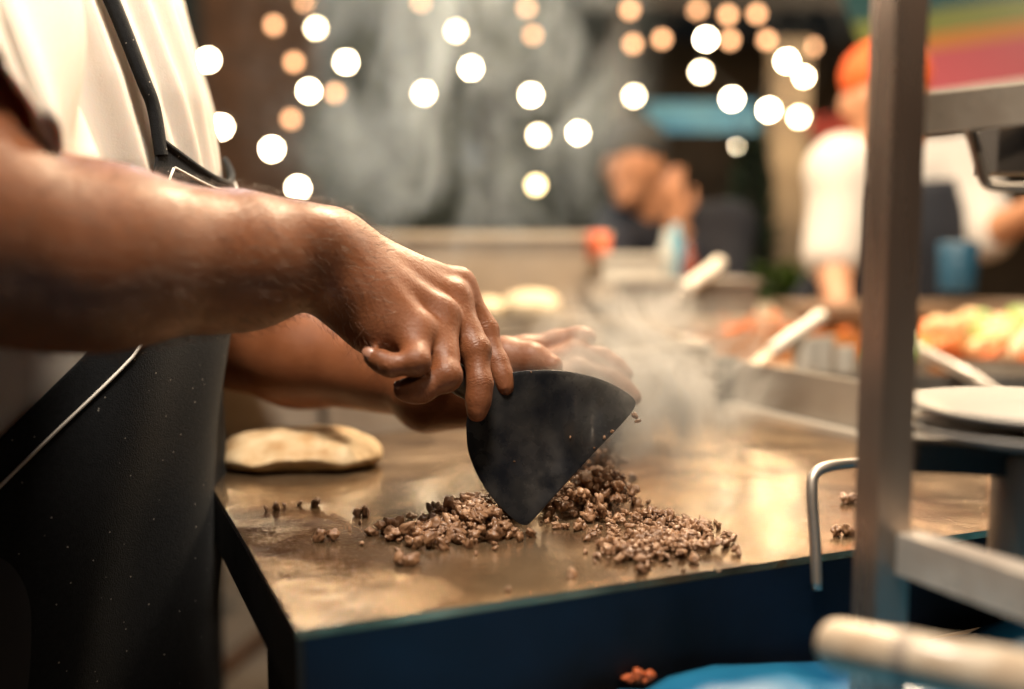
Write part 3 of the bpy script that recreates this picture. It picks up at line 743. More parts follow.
# market stall: dark roof on posts, with tan pillar
st = empty('market_stall', (1.5, 5.0, 0), 'dark timber market stall with a low black roof behind the string lights', 'stall')
bm = bmesh.new(); hexa(bm, [Vector(p) for p in ((.35, 4.2, 2.06), (3.7, 4.2, 2.06), (3.7, 6.4, 2.6), (.35, 6.4, 2.6), (.35, 4.2, 2.13), (3.7, 4.2, 2.13), (3.7, 6.4, 2.67), (.35, 6.4, 2.67))]); obj('roof', bm, darkwood, st)
for x, y in ((.45, 4.3), (3.6, 4.3), (.45, 6.3), (3.6, 6.3)): flat_box('post', (x, y, 1.05), (.09, .09, 2.1), darkwood, st)
flat_box('back_panel', (2.0, 6.3, 1.2), (3.0, .05, 2.3), mat('brown_panel', (.12, .085, .055), .8, col2=(.06, .045, .03), nscale=3), st)
pl = flat_box('pillar', (P(786, 210, 4.0).x, P(786, 210, 4.0).y, .95), (.13, .13, 1.9), mat('tan_plaster', (.34, .25, .16), .8, col2=(.24, .17, .11), nscale=8), None)
tag(pl, 'tan square pillar standing between the dark conifer and the white shirted vendor', 'pillar')
bw = empty('blue_awning', P(705, 115, 4.4), 'light blue cloth awning below the string lights, centre right', 'awning')
c = P(705, 115, 4.4); blc = mat('blue_cloth', (.06, .24, .42), .8, col2=(.16, .38, .52), nscale=5)
bm = bmesh.new(); 
for i in range(12):
    x0 = c.x - .24 + i * .04; h_ = .012 * (i % 2)
    hexa(bm, [Vector((x0, c.y + h_, c.z - .07)), Vector((x0 + .04, c.y + .012 - h_, c.z - .07)), Vector((x0 + .04, c.y + .03 - h_, c.z - .07)), Vector((x0, c.y + .018 + h_, c.z - .07)),
              Vector((x0, c.y + .10, c.z + .07)), Vector((x0 + .04, c.y + .10, c.z + .07)), Vector((x0 + .04, c.y + .12, c.z + .07)), Vector((x0, c.y + .12, c.z + .07))])
obj('cloth', bm, blc, bw)
bm = bmesh.new(); 
for s in (-.23, .23): tube(bm, [(c.x + s, c.y + .05, 0), (c.x + s, c.y + .11, c.z + .06)], .012, 8)
obj('pole', bm, darkwood, bw, smooth=True)
ra = empty('red_awning', P(812, 132, 4.2), 'small red cloth awning left of the vendor with the orange cap', 'awning')
c = P(815, 130, 4.2); bm = bmesh.new(); hexa(bm, [c + Vector(p) for p in ((-.13, -.15, -.05), (.2, -.15, -.05), (.2, .15, .07), (-.13, .15, .07), (-.13, -.15, -.04), (.2, -.15, -.04), (.2, .15, .08), (-.13, .15, .08))])
obj('cloth', bm, mat('red_cloth', (.38, .045, .03), .8), ra)
bm = bmesh.new(); tube(bm, [(c.x - .1, c.y + .1, 0), (c.x - .1, c.y + .1, c.z + .04)], .012, 8); obj('pole', bm, darkwood, ra)
# rainbow striped parasol edge
rb = empty('striped_parasol', P(1060, 60, 2.9), 'rainbow striped parasol with a white edge at the upper right behind the rack', 'parasol')
a0, a1 = P(890, 112, 2.6), P(1200, 66, 2.6)
cols = [('white_trim', (.80, .76, .70), .045), ('pink_cloth', (.48, .09, .12), .17), ('orange_cloth', (.50, .20, .04), .07), ('olive_cloth', (.20, .24, .06), .10), ('teal_cloth', (.02, .09, .10), .35)]
yy = 0
for nm, cc, w in cols:
    o0, o1 = Vector((0, yy * .8, yy * .75)), Vector((0, (yy + w) * .8, (yy + w) * .75)); dn = Vector((0, .003, -.006))
    bm = bmesh.new(); hexa(bm, [a0 + o0 + dn, a1 + o0 + dn, a1 + o1 + dn, a0 + o1 + dn, a0 + o0, a1 + o0, a1 + o1, a0 + o1]); obj('stripe', bm, mat(nm, cc, .75), rb); yy += w
bm = bmesh.new(); tube(bm, [(a1.x - .1, a1.y + .5, 0), (a1.x - .1, a1.y + .5, a1.z + .4)], .02, 10); obj('pole', bm, steel, rb)

# ---------------------------------------------------------------- greenery
def leafcrown(name, c, rx, ry, rz, n, ls, m, parent, cone=False, seed=1):
    rr = random.Random(seed); Vv, Ff = [], []
    for i in range(n):
        while True:
            a = rr.uniform(0, 6.283); h = rr.random(); lim = (1 - h) ** .8 if cone else (1 - (2 * h - 1) ** 2) ** .5
            r = lim * rr.random() ** .4 * (1 + .25 * math.sin(a * 3 + h * 9)); break
        p = Vector(c) + Vector((rx * r * math.cos(a), ry * r * math.sin(a), rz * (2 * h - 1)))
        d = Vector((math.cos(a), math.sin(a), rr.uniform(-.4, .8))).normalized(); w = d.cross(Vector((rr.gauss(0, 1), rr.gauss(0, 1), 1))).normalized()
        l = ls * rr.uniform(.6, 1.3); k = len(Vv)
        Vv += [p, p + d * l * .5 + w * l * .2, p + d * l, p + d * l * .5 - w * l * .2]; Ff.append((k, k + 1, k + 2, k + 3))
    return npmesh(name, np.array([A3(x) for x in Vv]), np.array(Ff), m, parent)
pc = P(750, 240, 3.3)
tr = empty('conifer', (pc.x, pc.y, 0), 'dark slim conifer standing left of the tan pillar', 'tree')
bm = bmesh.new(); tube(bm, [(pc.x, pc.y, 0), (pc.x, pc.y, 1.2)], [.03, .01], 8); obj('trunk', bm, darkwood, tr)
leafcrown('crown', (pc.x, pc.y, .95), .14, .14, .50, 2600, .05, mat('conifer_green', (.012, .028, .016), .8, col2=(.02, .045, .02), nscale=9), tr, True)
pc = P(775, 305, 2.9)
tr = empty('shrub', (pc.x, pc.y, 0), 'low bright green shrub behind the grey box and white tong handle', 'shrub')
bm = bmesh.new()
for k in range(6): tube(bm, [(pc.x, pc.y, 0), (pc.x + .1 * math.cos(k), pc.y + .1 * math.sin(k), .75)], [.012, .005], 6)
obj('stem', bm, darkwood, tr)
leafcrown('crown', (pc.x, pc.y, .78), .21, .18, .26, 2600, .06, mat('shrub_green', (.04, .11, .015), .6, col2=(.10, .16, .02), nscale=9), tr, seed=4)
pc = P(715, 270, 3.2)
tr = empty('shrub', (pc.x + .02, pc.y + .1, 0), 'dark green shrub at the foot of the conifer', 'shrub')
bm = bmesh.new(); tube(bm, [(pc.x, pc.y, 0), (pc.x, pc.y, .7)], [.015, .005], 6); obj('stem', bm, darkwood, tr)
leafcrown('crown', (pc.x + .1, pc.y, .75), .22, .18, .26, 2000, .06, mat('conifer_green', (.012, .028, .016), .8), tr, seed=5)

oliv = mat('olive_leaves', (.035, .055, .022), .7, col2=(.075, .085, .035), nscale=5)
for px, w_, h_, z_, sd, lb in ((395, .42, .62, 1.75, 11, 'leafy dark tree in front of the plaster wall, above the near hand'), (575, .36, .55, 1.55, 12, 'olive green tree behind the bulbs left of the man in the grey cap'), (480, .30, .35, 2.55, 14, 'high tree crown at the top edge above the smoke')):
    pc = P(px, 200, 6.2); e = empty('tree', (pc.x, pc.y, 0), lb, 'tree', 'trees behind the string lights')
    bm = bmesh.new(); tube(bm, [(pc.x, pc.y, 0), (pc.x + .05, pc.y, z_ * .6), (pc.x, pc.y, z_)], [.07, .05, .02], 8); obj('trunk', bm, darkwood, e, smooth=True)
    leafcrown('crown', (pc.x, pc.y, z_), w_, w_, h_, 1500, .13, oliv, e, seed=sd)
# ---------------------------------------------------------------- back counter and what stands there
tanst = mat('warm_steel', (.46, .37, .28), .5, .25, col2=(.34, .27, .2), nscale=5)
ct = empty('grill_counter', (-.3, 2.3, 0), 'long pale steel grill counter with a raised box behind the steam', 'counter')
c0, c1 = P(370, 240, 2.15), P(604, 240, 2.15)
flat_box('box', ((c0.x + c1.x) / 2, c1.y + .25, 1.03), (c1.x - c0.x, .5, .19), tanst, ct)
flat_box('top_plate', ((c0.x + c1.x) / 2, c1.y + .25, 1.132), (c1.x - c0.x + .03, .53, .014), mat('pale_steel', (.62, .52, .40), .45, .3), ct)
flat_box('shelf', (-.45, c1.y + .1, .90), (1.8, .9, .03), tanst, ct)
for x in (-1.3, .42): 
    for y in (c1.y - .3, c1.y + .5): flat_box('leg', (x, y, .44), (.04, .04, .88), darkwood, ct)
flat_box('side_box', (-.95, c1.y + .2, 1.0), (.55, .4, .17), tanst, ct)
gb = empty('metal_box', P(684, 300, 2.0), 'low grey metal box holding the slanted white handle', 'box')
c = P(684, 300, 2.0)
flat_box('body', (c.x, c.y + .1, c.z - .01), (.27, .2, .085), mat('grey_box', (.22, .19, .16), .5, .2, col2=(.14, .12, .1), nscale=6), gb, rz=.12)
flat_box('lid', (c.x, c.y + .1, c.z + .036), (.285, .215, .008), mat('grey_lid', (.34, .30, .26), .5, .3), gb, rz=.12)
c = P(630, 266, 2.05)
wc = empty('white_tub', c, 'white plastic tub beside the orange lid in front of the dark clothed man', 'tub')
flat_box('body', (c.x, c.y, c.z - .008), (.115, .09, .05), white_plastic, wc, bevel=.012); flat_box('lid', (c.x, c.y, c.z + .021), (.125, .10, .010), white_plastic, wc, bevel=.004)
flat_box('table_top', (.35, 2.25, .955), (1.0, .62, .03), tanst, tb := empty('serving_table', (.35, 2.25, 0), 'steel serving table under the white tub and grey box', 'table'))
for x in (-.1, .8):
    for y in (2.0, 2.5): flat_box('leg', (x, y, .47), (.04, .04, .94), darkwood, tb)
flat_box('white_tub_stand', (c.x, c.y + .02, c.z - .052), (.16, .14, .034), tanst, tb)
c = P(598, 241, 2.1); bm = bmesh.new(); lathe(bm, [(.012, -.04), (.024, -.036), (.026, 0), (.022, .016), (.008, .02)], 20, Matrix.Translation(c))
tag(obj('orange_jar', bm, mat('orange_red_plastic', (.62, .13, .05), .4), smooth=True), 'small orange red jar left of the white tub', 'jar')
for px, py, s, lb, cc in ((688, 262, .02, 'dark red bottle right of the white tub', (.20, .05, .03)), (667, 250, .022, 'pale glass bottle directly behind the white tub', (.4, .42, .4)), (676, 243, .02, 'light blue bottle behind the white tub', (.10, .28, .38))):
    c = P(px, py, 2.15); bm = bmesh.new(); z0 = .972 - c.z; lathe(bm, [(s, z0), (s, .0), (s * .5, .018), (s * .4, .04), (s * .2, .043)], 18, Matrix.Translation(c)); tag(obj('bottle', bm, mat('bottle_%d' % px, cc, .25), smooth=True), lb, 'bottle', 'bottles on the serving table')
hw = mat('pale_handle', (.78, .72, .62), .35)
def handle_tool(name, a, b_, r, lb, cat, dark=None):
    e = empty(name, a, lb, cat); bm = bmesh.new(); d = (b_ - a)
    tube(bm, [a + d * t for t in (0, .02, .06, .5, .94, .98, 1)], [r * .4, r * .8, r, r * .92, r, r * .8, r * .4], 14); obj('handle', bm, hw, e, smooth=True)
    bm = bmesh.new(); bar(bm, a - d * .55 + Vector((0, 0, -.002)), a + d * .04, r * 2.2, .003); obj('blade', bm, steel, e); return e
handle_tool('spatula', P(684, 290, 1.93), P(722, 261, 1.98), .0135, 'spatula with slanted white handle resting on the grey box', 'spatula')
handle_tool('spatula', P(770, 352, 1.45), P(824, 314, 1.50), .0105, 'spatula with long white handle leaning on the food table', 'spatula')
bp_ = empty('baking_pan', (P(510, 300, 1.95).x, P(510, 300, 1.95).y, .915), 'shallow steel pan with dough on the grill counter shelf', 'pan')
flat_box('body', (P(510, 300, 1.95).x, P(510, 300, 1.95).y, .9425), (.34, .20, .052), tanst, bp_)
flat_box('rim', (P(510, 300, 1.95).x, P(510, 300, 1.95).y, .9695), (.36, .22, .0035), steel, bp_, bevel=.001)
bread = mat('pale_dough', (.66, .52, .34), .6, col2=(.75, .62, .44), nscale=30, bump=.3)
for px, py, r, lb in ((528, 306, .055, 'larger pale dough ball in the shallow pan on the grill counter'), (486, 300, .04, 'smaller pale dough ball left in the shallow pan on the grill counter')):
    c = Vector((P(px, py, 1.95).x, P(px, py, 1.95).y, .972)); f_ = Field(); f_.add(Ell(c + Vector((0, 0, r * .35)), (r, r * .9, r * .6))); f_.add(Ell(c + Vector((r * .5, 0, r * .3)), (r * .6, r * .7, r * .5)), .02)
    a_, b_ = mesh_field(f_, .005, lambda p: p + vnoise(p, 90, 2)[:, None] * .002); tag(npmesh('dough_ball', a_, b_, bread), lb, 'dough', 'dough in the rear pan')

# ---------------------------------------------------------------- food table on the right
ftb = empty('food_table', (1.0, 1.85, 0), 'steel food table crowded with trays behind the rack on the right', 'table')
flat_box('table_top', (1.10, 1.90, .885), (1.35, .95, .03), tanst, ftb)
for x in (.5, 1.7):
    for y in (1.5, 2.3): flat_box('leg', (x, y, .435), (.05, .05, .87), darkwood, ftb)
def tray(c, w, l, h, m, lb, nm='food_tray', rz=0.0):
    e = empty(nm, c, lb, 'tray', 'food trays on the right table'); M = Matrix.Translation(c) @ Matrix.Rotation(rz, 4, 'Z')
    bm = bmesh.new(); box(bm, 0, (w, l, .004), mtx=M @ Matrix.Translation((0, 0, .002))); obj('base', bm, m, e)
    bm = bmesh.new()
    for sx, sy, a, b_ in ((-1, 0, .004, l), (1, 0, .004, l), (0, -1, w - .008, .004), (0, 1, w - .008, .004)): box(bm, 0, (a, b_, h), mtx=M @ Matrix.Translation((sx * (w / 2 - .002), sy * (l / 2 - .002), h / 2 + .0045)))
    obj('rim', bm, m, e); return e
tray(Vector((.98, 1.72, .90)), .66, .40, .035, mat('orange_tray_metal', (.55, .22, .07), .35, .3), 'shallow orange tray heaped with sliced meat and vegetables', rz=-.08)
tray(Vector((.60, 1.46, .90)), .34, .20, .03, steel, 'shiny steel tray with tongs in front of the orange tray', rz=-.2)
tray(Vector((.50, 1.95, .90)), .32, .3, .05, mat('orange_tray_metal', (.55, .22, .07), .35, .3), 'small orange tray behind the long white spatula handle', rz=.05)
def food(name, lb, cen_, sx, sy, h, n, cols_, cat, seed, s0=.028, s1=.055):
    rr = random.Random(seed); e = []
    for ci, (nm, cc) in enumerate(cols_):
        it = []
        for _ in range(n):
            x, y = rr.gauss(0, .42), rr.gauss(0, .42)
            if abs(x) > 1 or abs(y) > 1: continue
            it.append(((cen_[0] + sx * x, cen_[1] + sy * y, cen_[2] + h * rr.random() * (1 - .6 * (x * x + y * y))), rr.uniform(s0, s1)))
        global R
        e.append((it, mat(nm, cc, .35, bump=.3, bscale=60)))
    root = crumbs(name, e[0][0], e[0][1])
    for it, m in e[1:]: crumbs('piece', it, m, root)
    return tag(root, lb, cat, kind='stuff')
food('sliced_meat', 'pile of orange, white and green sliced food filling the orange tray', (.95, 1.70, .925), .33, .17, .04, 60, [('seared_orange', (.62, .16, .04)), ('pale_slices', (.80, .66, .44)), ('lettuce', (.20, .30, .07)), ('pale_slices2', (.78, .50, .26))], 'food', 3)
food('sliced_vegetables', 'orange and brown chopped food in the small rear tray', (.50, 1.95, .94), .13, .12, .02, 30, [('seared_orange', (.62, .16, .04)), ('brown_food', (.25, .10, .04))], 'food', 5, .012, .025)
e = empty('tongs', P(940, 372, 1.35), 'polished steel tongs lying across the steel tray right of the post', 'tongs')
for dz, dy in ((0, 0), (.012, .02)):
    bm = bmesh.new(); a, b_ = P(915, 352, 1.42) + Vector((0, dy, dz)), P(978, 384, 1.32) + Vector((0, dy, dz)); bar(bm, a, b_, .014, .003); bar(bm, b_, b_ + (b_ - a) * .6 + Vector((0, 0, -.01)), .014, .003); obj('arm', bm, steel, e)
for px, py, s, lb in ((806, 352, .022, 'white paper cup in front of the long spatula handle'), (822, 350, .018, 'smaller white cup beside the rack post'), (845, 360, .016, 'white cup partly hidden by the rack post')):
    c = P(px, py, 1.5); bm = bmesh.new(); lathe(bm, [(s * .8, -.035), (s, .02), (s * .88, .02), (s * .7, -.025)], 20, Matrix.Translation(c)); tag(obj('paper_cup', bm, white_plastic, smooth='auto'), lb, 'cup', 'white cups by the spatula')
flat_box('cup_shelf', (P(820, 380, 1.5).x, P(820, 380, 1.5).y + .02, P(820, 360, 1.5).z - .052), (.22, .14, .012), tanst, ftb)
for x in (-.08, .08): bm = bmesh.new(); box(bm, (P(820, 380, 1.5).x + x, P(820, 380, 1.5).y + .02, (P(820, 360, 1.5).z - .058 + .02) / 2), (.02, .02, P(820, 360, 1.5).z - .058 - .02)); obj('leg', bm, darkwood, ftb)

# ---------------------------------------------------------------- foreground rack
rk = empty('steel_rack', (.30, .52, 0), 'blurred square tube steel rack standing in front on the right', 'rack')
pc = P(891, 250, .53)
rust = mat('rusty_tube', (.42, .36, .30), .30, .75, col2=(.24, .14, .10), nscale=14, amt=.9, rvar=.1, stretch=(1, 1, .25))
flat_box('post', (pc.x, pc.y, .735), (.0180, .026, 1.47), rust, rk, rz=rad(8), bevel=.002)
flat_box('post', (pc.x + .42, pc.y + .10, .735), (.0205, .0205, 1.47), rust, rk, rz=rad(40), bevel=.002)
def rail(nm, a, b_, w, h, m): bm = bmesh.new(); bar(bm, a, b_, w, h); return obj(nm, bm, m, rk, bevel=.0015)
rail('rail', P(893, 118, .545), P(1290, 78, .63), .018, .0215, pale_rail)
rail('rail', P(893, 547, .545), P(1085, 612, .44), .016, .0215, pale_rail)
rail('shelf_bar', P(906, 455, .56), P(1260, 470, .64), .02, .016, steel_dark)
bm = bmesh.new(); a, b_, c, d = P(912, 447, .56), P(1240, 455, .56), P(1240, 430, .80), P(905, 430, .74)
hexa(bm, [p - Vector((0, 0, .004)) for p in (a, b_, c, d)] + [a, b_, c, d]); obj('shelf', bm, steel_dark, rk)
for k, (py, r, lb) in enumerate(((432, .072, 'lower grey metal plate of the pair on the rack shelf'), (414, .070, 'upper grey metal plate of the pair on the rack shelf'))):
    c = P(1034 + 8 * k, py, .56); bm = bmesh.new(); lathe(bm, [(r * .55, -.004), (r * .6, -.004), (r, .003), (r * 1.0, .006), (r * .6, .001), (r * .5, 0)], 48, Matrix.Translation(c)); tag(obj('steel_plate', bm, mat('dull_lid', (.20, .185, .17), .55, .5), smooth=True), lb, 'plate', 'plates on the rack')
c = P(1026, 510, .58); bm = bmesh.new(); lathe(bm, [(.018, -.034), (.019, -.034), (.019, .030), (.016, .034)], 28, Matrix.Translation(c)); 
tag(obj('steel_canister', bm, mat('tan_metal', (.36, .29, .23), .4, .5), smooth='auto'), 'tan metal canister hanging under the rack shelf at the right edge', 'canister')
hk = empty('hanging_box', P(1000, 150, .58), 'dark metal box hung from the upper rail by a pale bent bracket', 'box')
bm = bmesh.new(); tube(bm, arc([P(968, 122, .575), P(976, 150, .575), P(984, 178, .575), P(996, 186, .575), P(1040, 186, .575)], 6), .0032, 10); obj('bracket', bm, steel, hk, smooth=True)
c = P(1020, 152, .60); flat_box('body', (c.x, c.y, c.z), (.040, .03, .026), mat('box_grey', (.10, .085, .075), .5, .3), hk)
ro = empty('roller', P(840, 646, .46), 'cream painted round bar with a rounded end at the lower right', 'roller')
a, b_ = P(836, 645, .46), P(1120, 700, .375); d = (b_ - a).normalized(); bm = bmesh.new()
tube(bm, [a - d * .007, a - d * .006, a - d * .003, a + d * .002, b_], [.003, .0075, .0105, .0118, .0118], 24); obj('bar', bm, mat('chipped_cream_paint', (.60, .50, .38), .4, col2=(.40, .28, .18), nscale=55, amt=.6, coat=.2), ro, smooth=True)
bm = bmesh.new(); m0 = a + (b_ - a) * .28; tube(bm, [m0, m0 + d * .006], .0122, 24); obj('worn_ring', bm, mat('worn_ring', (.30, .24, .19), .5), ro, smooth='auto')

# blue tarpaulin on a lower table in front
tt = empty('lower_table', (.25, .40, 0), 'low steel table under the blue tarpaulin', 'table')
bm = bmesh.new(); hexa(bm, [G(.02, -.42, .820), G(1.0, -.42, .820), G(1.0, -.006, .820), G(.02, -.006, .820), G(.02, -.42, .828), G(1.0, -.42, .828), G(1.0, -.006, .828), G(.02, -.006, .828)]); obj('table_top', bm, steel_dull, tt)
for u, v_ in ((.15, -.05), (.96, -.05), (.96, -.39), (.40, -.39)):
    bm = bmesh.new(); gbox(bm, u, u + .03, v_, v_ + .03, 0, .819); obj('leg', bm, darkwood, tt)
pts, fcs = [], []; n = 60; TZ = .8285
for i in range(n + 1):
    for j in range(n + 1):
        u, v_ = .025 + .96 * i / n, -.41 + .398 * j / n; h_ = .011 * (noise.noise(Vector((u * 14, v_ * 14, 0))) + .6 * abs(noise.noise(Vector((u * 30, v_ * 20, 4))))) + .0125
        p = G(u, v_, TZ + max(h_, .002)); pts.append(A3(p))
for i in range(n):
    for j in range(n): a = i * (n + 1) + j; fcs.append((a, a + n + 1, a + n + 2, a + 1))
tp = npmesh('blue_tarpaulin', np.array(pts), np.array(fcs), mat('blue_tarp', (.006, .085, .20), .45, col2=(.012, .15, .28), nscale=14, coat=.2))
s = tp.modifiers.new('t', 'SOLIDIFY'); s.thickness = .001
tag(tp, 'crumpled bright blue tarpaulin under the griddle front', 'tarpaulin')
c = PZ(637, 676, .848); tag(crumbs('food_scrap', [((c.x, c.y, c.z), .006), ((c.x + .007, c.y, c.z), .005), ((c.x - .006, c.y, c.z - .001), .004)], mat('orange_scrap', (.45, .10, .03), .5)), 'orange brown food scrap dropped on the blue tarpaulin', 'food scrap')

# ---------------------------------------------------------------- vendors in the background
def figure(lb, base, ch, nk, hd, face, Sh, El, Wr, Ht, skinm, topm, sleeve_k, apron=None, hat=None, hairm=None, legm=None, beard=None):
    root = empty('person', base, lb, 'person'); f = Field(); base = Vector(base)
    pel = Vector((base.x, base.y, .92)); sd = (Sh[0] - Sh[1]).normalized()
    fw = face.normalized()
    f.add(Cap(pel, ch, .125, .135, n=Vector((fw.x, fw.y, 0)), f=.78), .05); f.add(Cap(Sh[0], Sh[1], .062, .062), .06)
    f.add(Cap(ch, nk, .09, .055), .05); f.add(Cap(nk, hd, .052, .055), .03)
    f.add(Ell(hd + Vector((0, 0, .015)), (.078, .088, .108)), .03); f.add(Cap(hd + Vector((0, 0, -.06)), hd + fw * .055 + Vector((0, 0, -.082)), .048, .026), .03)
    f.add(Cap(hd + fw * .082 + Vector((0, 0, .01)), hd + fw * .104 + Vector((0, 0, -.022)), .010, .014), .015)
    f.add(Cap(hd + fw * .078 + Vector((0, 0, -.052)), hd + fw * .080 + Vector((0, 0, -.060)), .014, .014), .01)
    ea = fw.cross(Vector((0, 0, 1)))
    for s in (-1, 1): f.add(Ell(hd + ea * .080 * s, (.016, .016, .03)), .01); f.add(Ell(hd + fw * .074 + ea * .032 * s + Vector((0, 0, .012)), (.012,) * 3), .008)
    for s in (0, 1):
        f.add(Cap(Sh[s], El[s], .050, .040), .03); f.add(Cap(El[s], Wr[s], .040, .027), .03)
        d = Ht[s].normalized(); ac = d.cross(fw); ac = (ac if ac.length > .2 else d.orthogonal()).normalized(); nn = d.cross(ac)
        f.add(Cap(Wr[s], Wr[s] + d * .08, .028, .036, n=nn, f=.55), .02)
        for q in range(4):
            a = Wr[s] + d * .08 + ac * (.027 - .018 * q); l_ = (.075, .085, .08, .062)[q]
            f.fin([Cap(a, a + d * l_ * .5, .0095, .009), Cap(a + d * l_ * .5, a + d * l_ * .85 + nn * .025, .009, .0075)], .006, .012)
        f.fin([Cap(Wr[s] + d * .02 + ac * .022, Wr[s] + d * .055 + ac * .055, .013, .011), Cap(Wr[s] + d * .055 + ac * .055, Wr[s] + d * .09 + ac * .058 + nn * .01, .011, .009)], .006, .015)
    lg = fw.cross(Vector((0, 0, 1)))
    kn = []
    for s in (-1, 1):
        h = pel + lg * .09 * s + Vector((0, 0, -.05)); k_ = Vector((base.x, base.y, .49)) + lg * .10 * s + fw * .03; an = Vector((base.x, base.y, .08)) + lg * .11 * s
        kn.append((h, k_, an)); f.add(Cap(h, k_, .085, .055), .04); f.add(Cap(k_, an, .052, .036), .02); f.add(Cap(an + Vector((0, 0, -.04)), an + fw * .15 + Vector((0, 0, -.045)), .036, .03), .02)
    a_, b_ = mesh_field(f, .0065); npmesh('body', a_, b_, skinm, root)
    g = Field(); g.add(Cap(pel + Vector((0, 0, -.04)), ch, .150, .152, n=Vector((fw.x, fw.y, 0)), f=.78), .05); g.add(Cap(Sh[0], Sh[1], .074, .074), .06); g.add(Cap(ch, ch.lerp(nk, .75), .10, .07), .04)
    for s in (0, 1):
        g.add(Cap(Sh[s], Sh[s].lerp(El[s], min(1, sleeve_k)), .068, .066), .04)
        if sleeve_k > 1: g.add(Cap(El[s], El[s].lerp(Wr[s], sleeve_k - 1), .056, .042), .03)
    a_, b_ = mesh_field(g, .009, lambda p: p + (vnoise(p, 45, 8) * .006)[:, None] * np.array([.6, .6, 0])); npmesh('shirt', a_, b_, topm, root)
    g = Field(); g.add(Cap(pel + lg * .08, pel - lg * .08, .125, .125), .03)
    for h, k_, an in kn: g.add(Cap(h, k_, .10, .075), .05); g.add(Cap(k_, an + Vector((0, 0, .02)), .075, .06), .03)
    a_, b_ = mesh_field(g, .012); npmesh('trousers', a_, b_, legm or MATS['dark_trousers'], root)
    for h, k_, an in kn:
        g = Field(); g.add(Cap(an + Vector((0, 0, -.035)), an + fw * .16 + Vector((0, 0, -.038)), .048, .040), .02); a_, b_ = mesh_field(g, .008); a_[:, 2] = np.maximum(a_[:, 2], .001); npmesh('shoe', a_, b_, MATS['black_shoe'], root)
    if hairm:
        g = Field(); g.add(Ell(hd + Vector((0, 0, .035)) - fw * .022, (.088, .092, .098)), .01); a_, b_ = mesh_field(g, .007); npmesh('hair', a_, b_, hairm, root)
    if hat:
        g = Field(); g.add(Ell(hd + Vector((0, 0, .062)) - fw * .008, (.094, .098, .080)), .01); g.add(Cap(hd + Vector((0, 0, .055)) + fw * .09, hd + Vector((0, 0, .045)) + fw * .15, .012, .010), .02); a_, b_ = mesh_field(g, .007); npmesh('cap', a_, b_, hat, root)
    if beard:
        g = Field(); g.add(Ell(hd + fw * .048 + Vector((0, 0, -.085)), (.045, .045, .034)), .01); a_, b_ = mesh_field(g, .006); npmesh('beard', a_, b_, beard, root)
    if apron:
        pts, fcs = [], []; n = 24; m2 = 30
        for i in range(m2 + 1):
            t = i / m2; z_ = ch.z + .12 - t * (ch.z + .12 - .45); cc = Vector((np.interp(z_, [.9, ch.z], [pel.x, ch.x]), np.interp(z_, [.9, ch.z], [pel.y, ch.y]), z_)); w = .11 + .10 * min(1, t * 2.5)
            for k in range(n + 1):
                a = (2 * k / n - 1); pts.append(A3(cc + lg * (w * math.sin(a * 1.2) / .93) + fw * (.135 * math.cos(a * 1.1) + .03)))
        for i in range(m2):
            for k in range(n): a = i * (n + 1) + k; fcs.append((a, a + n + 1, a + n + 2, a + 1))
        o = npmesh('apron', np.array(pts), np.array(fcs), apron, root); s = o.modifiers.new('t', 'SOLIDIFY'); s.thickness = .003
    return root
hair_b = MATS['black_hair']; skin2 = mat('skin_light_warm', (.46, .22, .12), .45, col2=(.52, .27, .16), nscale=20)
navy_s = mat('navy_shirt_cloth', (.015, .018, .032), .8, col2=(.02, .025, .04), nscale=20); grey_cap = mat('grey_cap_cloth', (.05, .055, .06), .8)
D1 = 2.85; hd = P(632, 168, D1)
figure('man in dark shirt and grey cap lowering his face towards his raised hand', (P(680, 300, D1).x + .08, hd.y + .18, 0), P(676, 262, D1 + .12), P(655, 205, D1 + .04), hd, Vector((-.55, -.83, -.1)),
       [P(730, 228, D1 + .1), P(622, 226, D1 + .1)], [P(724, 300, D1 - .05), P(600, 290, D1 - .1)], [P(676, 226, D1 - .12), P(640, 285, D1 - .3)], [Vector((-.15, -.1, 1)), Vector((.7, -.6, -.1))],
       skin2, navy_s, 1.75, hat=grey_cap, hairm=hair_b)
D2 = 2.25; hd = P(884, 104, D2)
figure('vendor in white shirt, dark apron and orange cap standing behind the rack post', (P(893, 300, D2).x, hd.y + .10, 0), P(897, 232, D2 + .07), P(891, 150, D2 + .03), hd, Vector((-.35, -.93, -.1)),
       [P(962, 170, D2 + .05), P(842, 170, D2)], [P(985, 235, D2 - .05), P(833, 258, D2 - .03)], [P(1046, 205, D2 - .2), P(842, 330, D2 - .15)], [Vector((1, -.3, .15)), Vector((.1, -.3, -1))],
       skin2, mat('white_shirt_cloth', (.62, .59, .56), .8), .95, apron=mat('navy_apron_cloth', (.012, .016, .026), .8), hat=mat('orange_cap_cloth', (.75, .12, .02), .7), hairm=hair_b)
D3 = 2.7; hd = P(1130, 60, D3)
c = P(958, 262, 2.0); bm = bmesh.new(); lathe(bm, [(.02, -.06), (.034, -.055), (.038, .035), (.034, .04)], 20, Matrix.Translation(c)); tag(obj('blue_bucket', bm, mat('blue_plastic', (.015, .07, .13), .4), smooth='auto'), 'blue plastic bucket held in front of the dark apron', 'bucket')
c2 = P(905, 300, 2.0)
flat_box('prep_shelf', (c2.x + .1, c2.y + .05, .985), (.62, .28, .02), mat('brown_shelf', (.22, .14, .09), .6, col2=(.15, .1, .06), nscale=8), ftb)
for x in (-.17, .37): bm = bmesh.new(); box(bm, (c2.x + x, c2.y + .05, .488), (.03, .03, .974)); obj('leg', bm, darkwood, ftb)

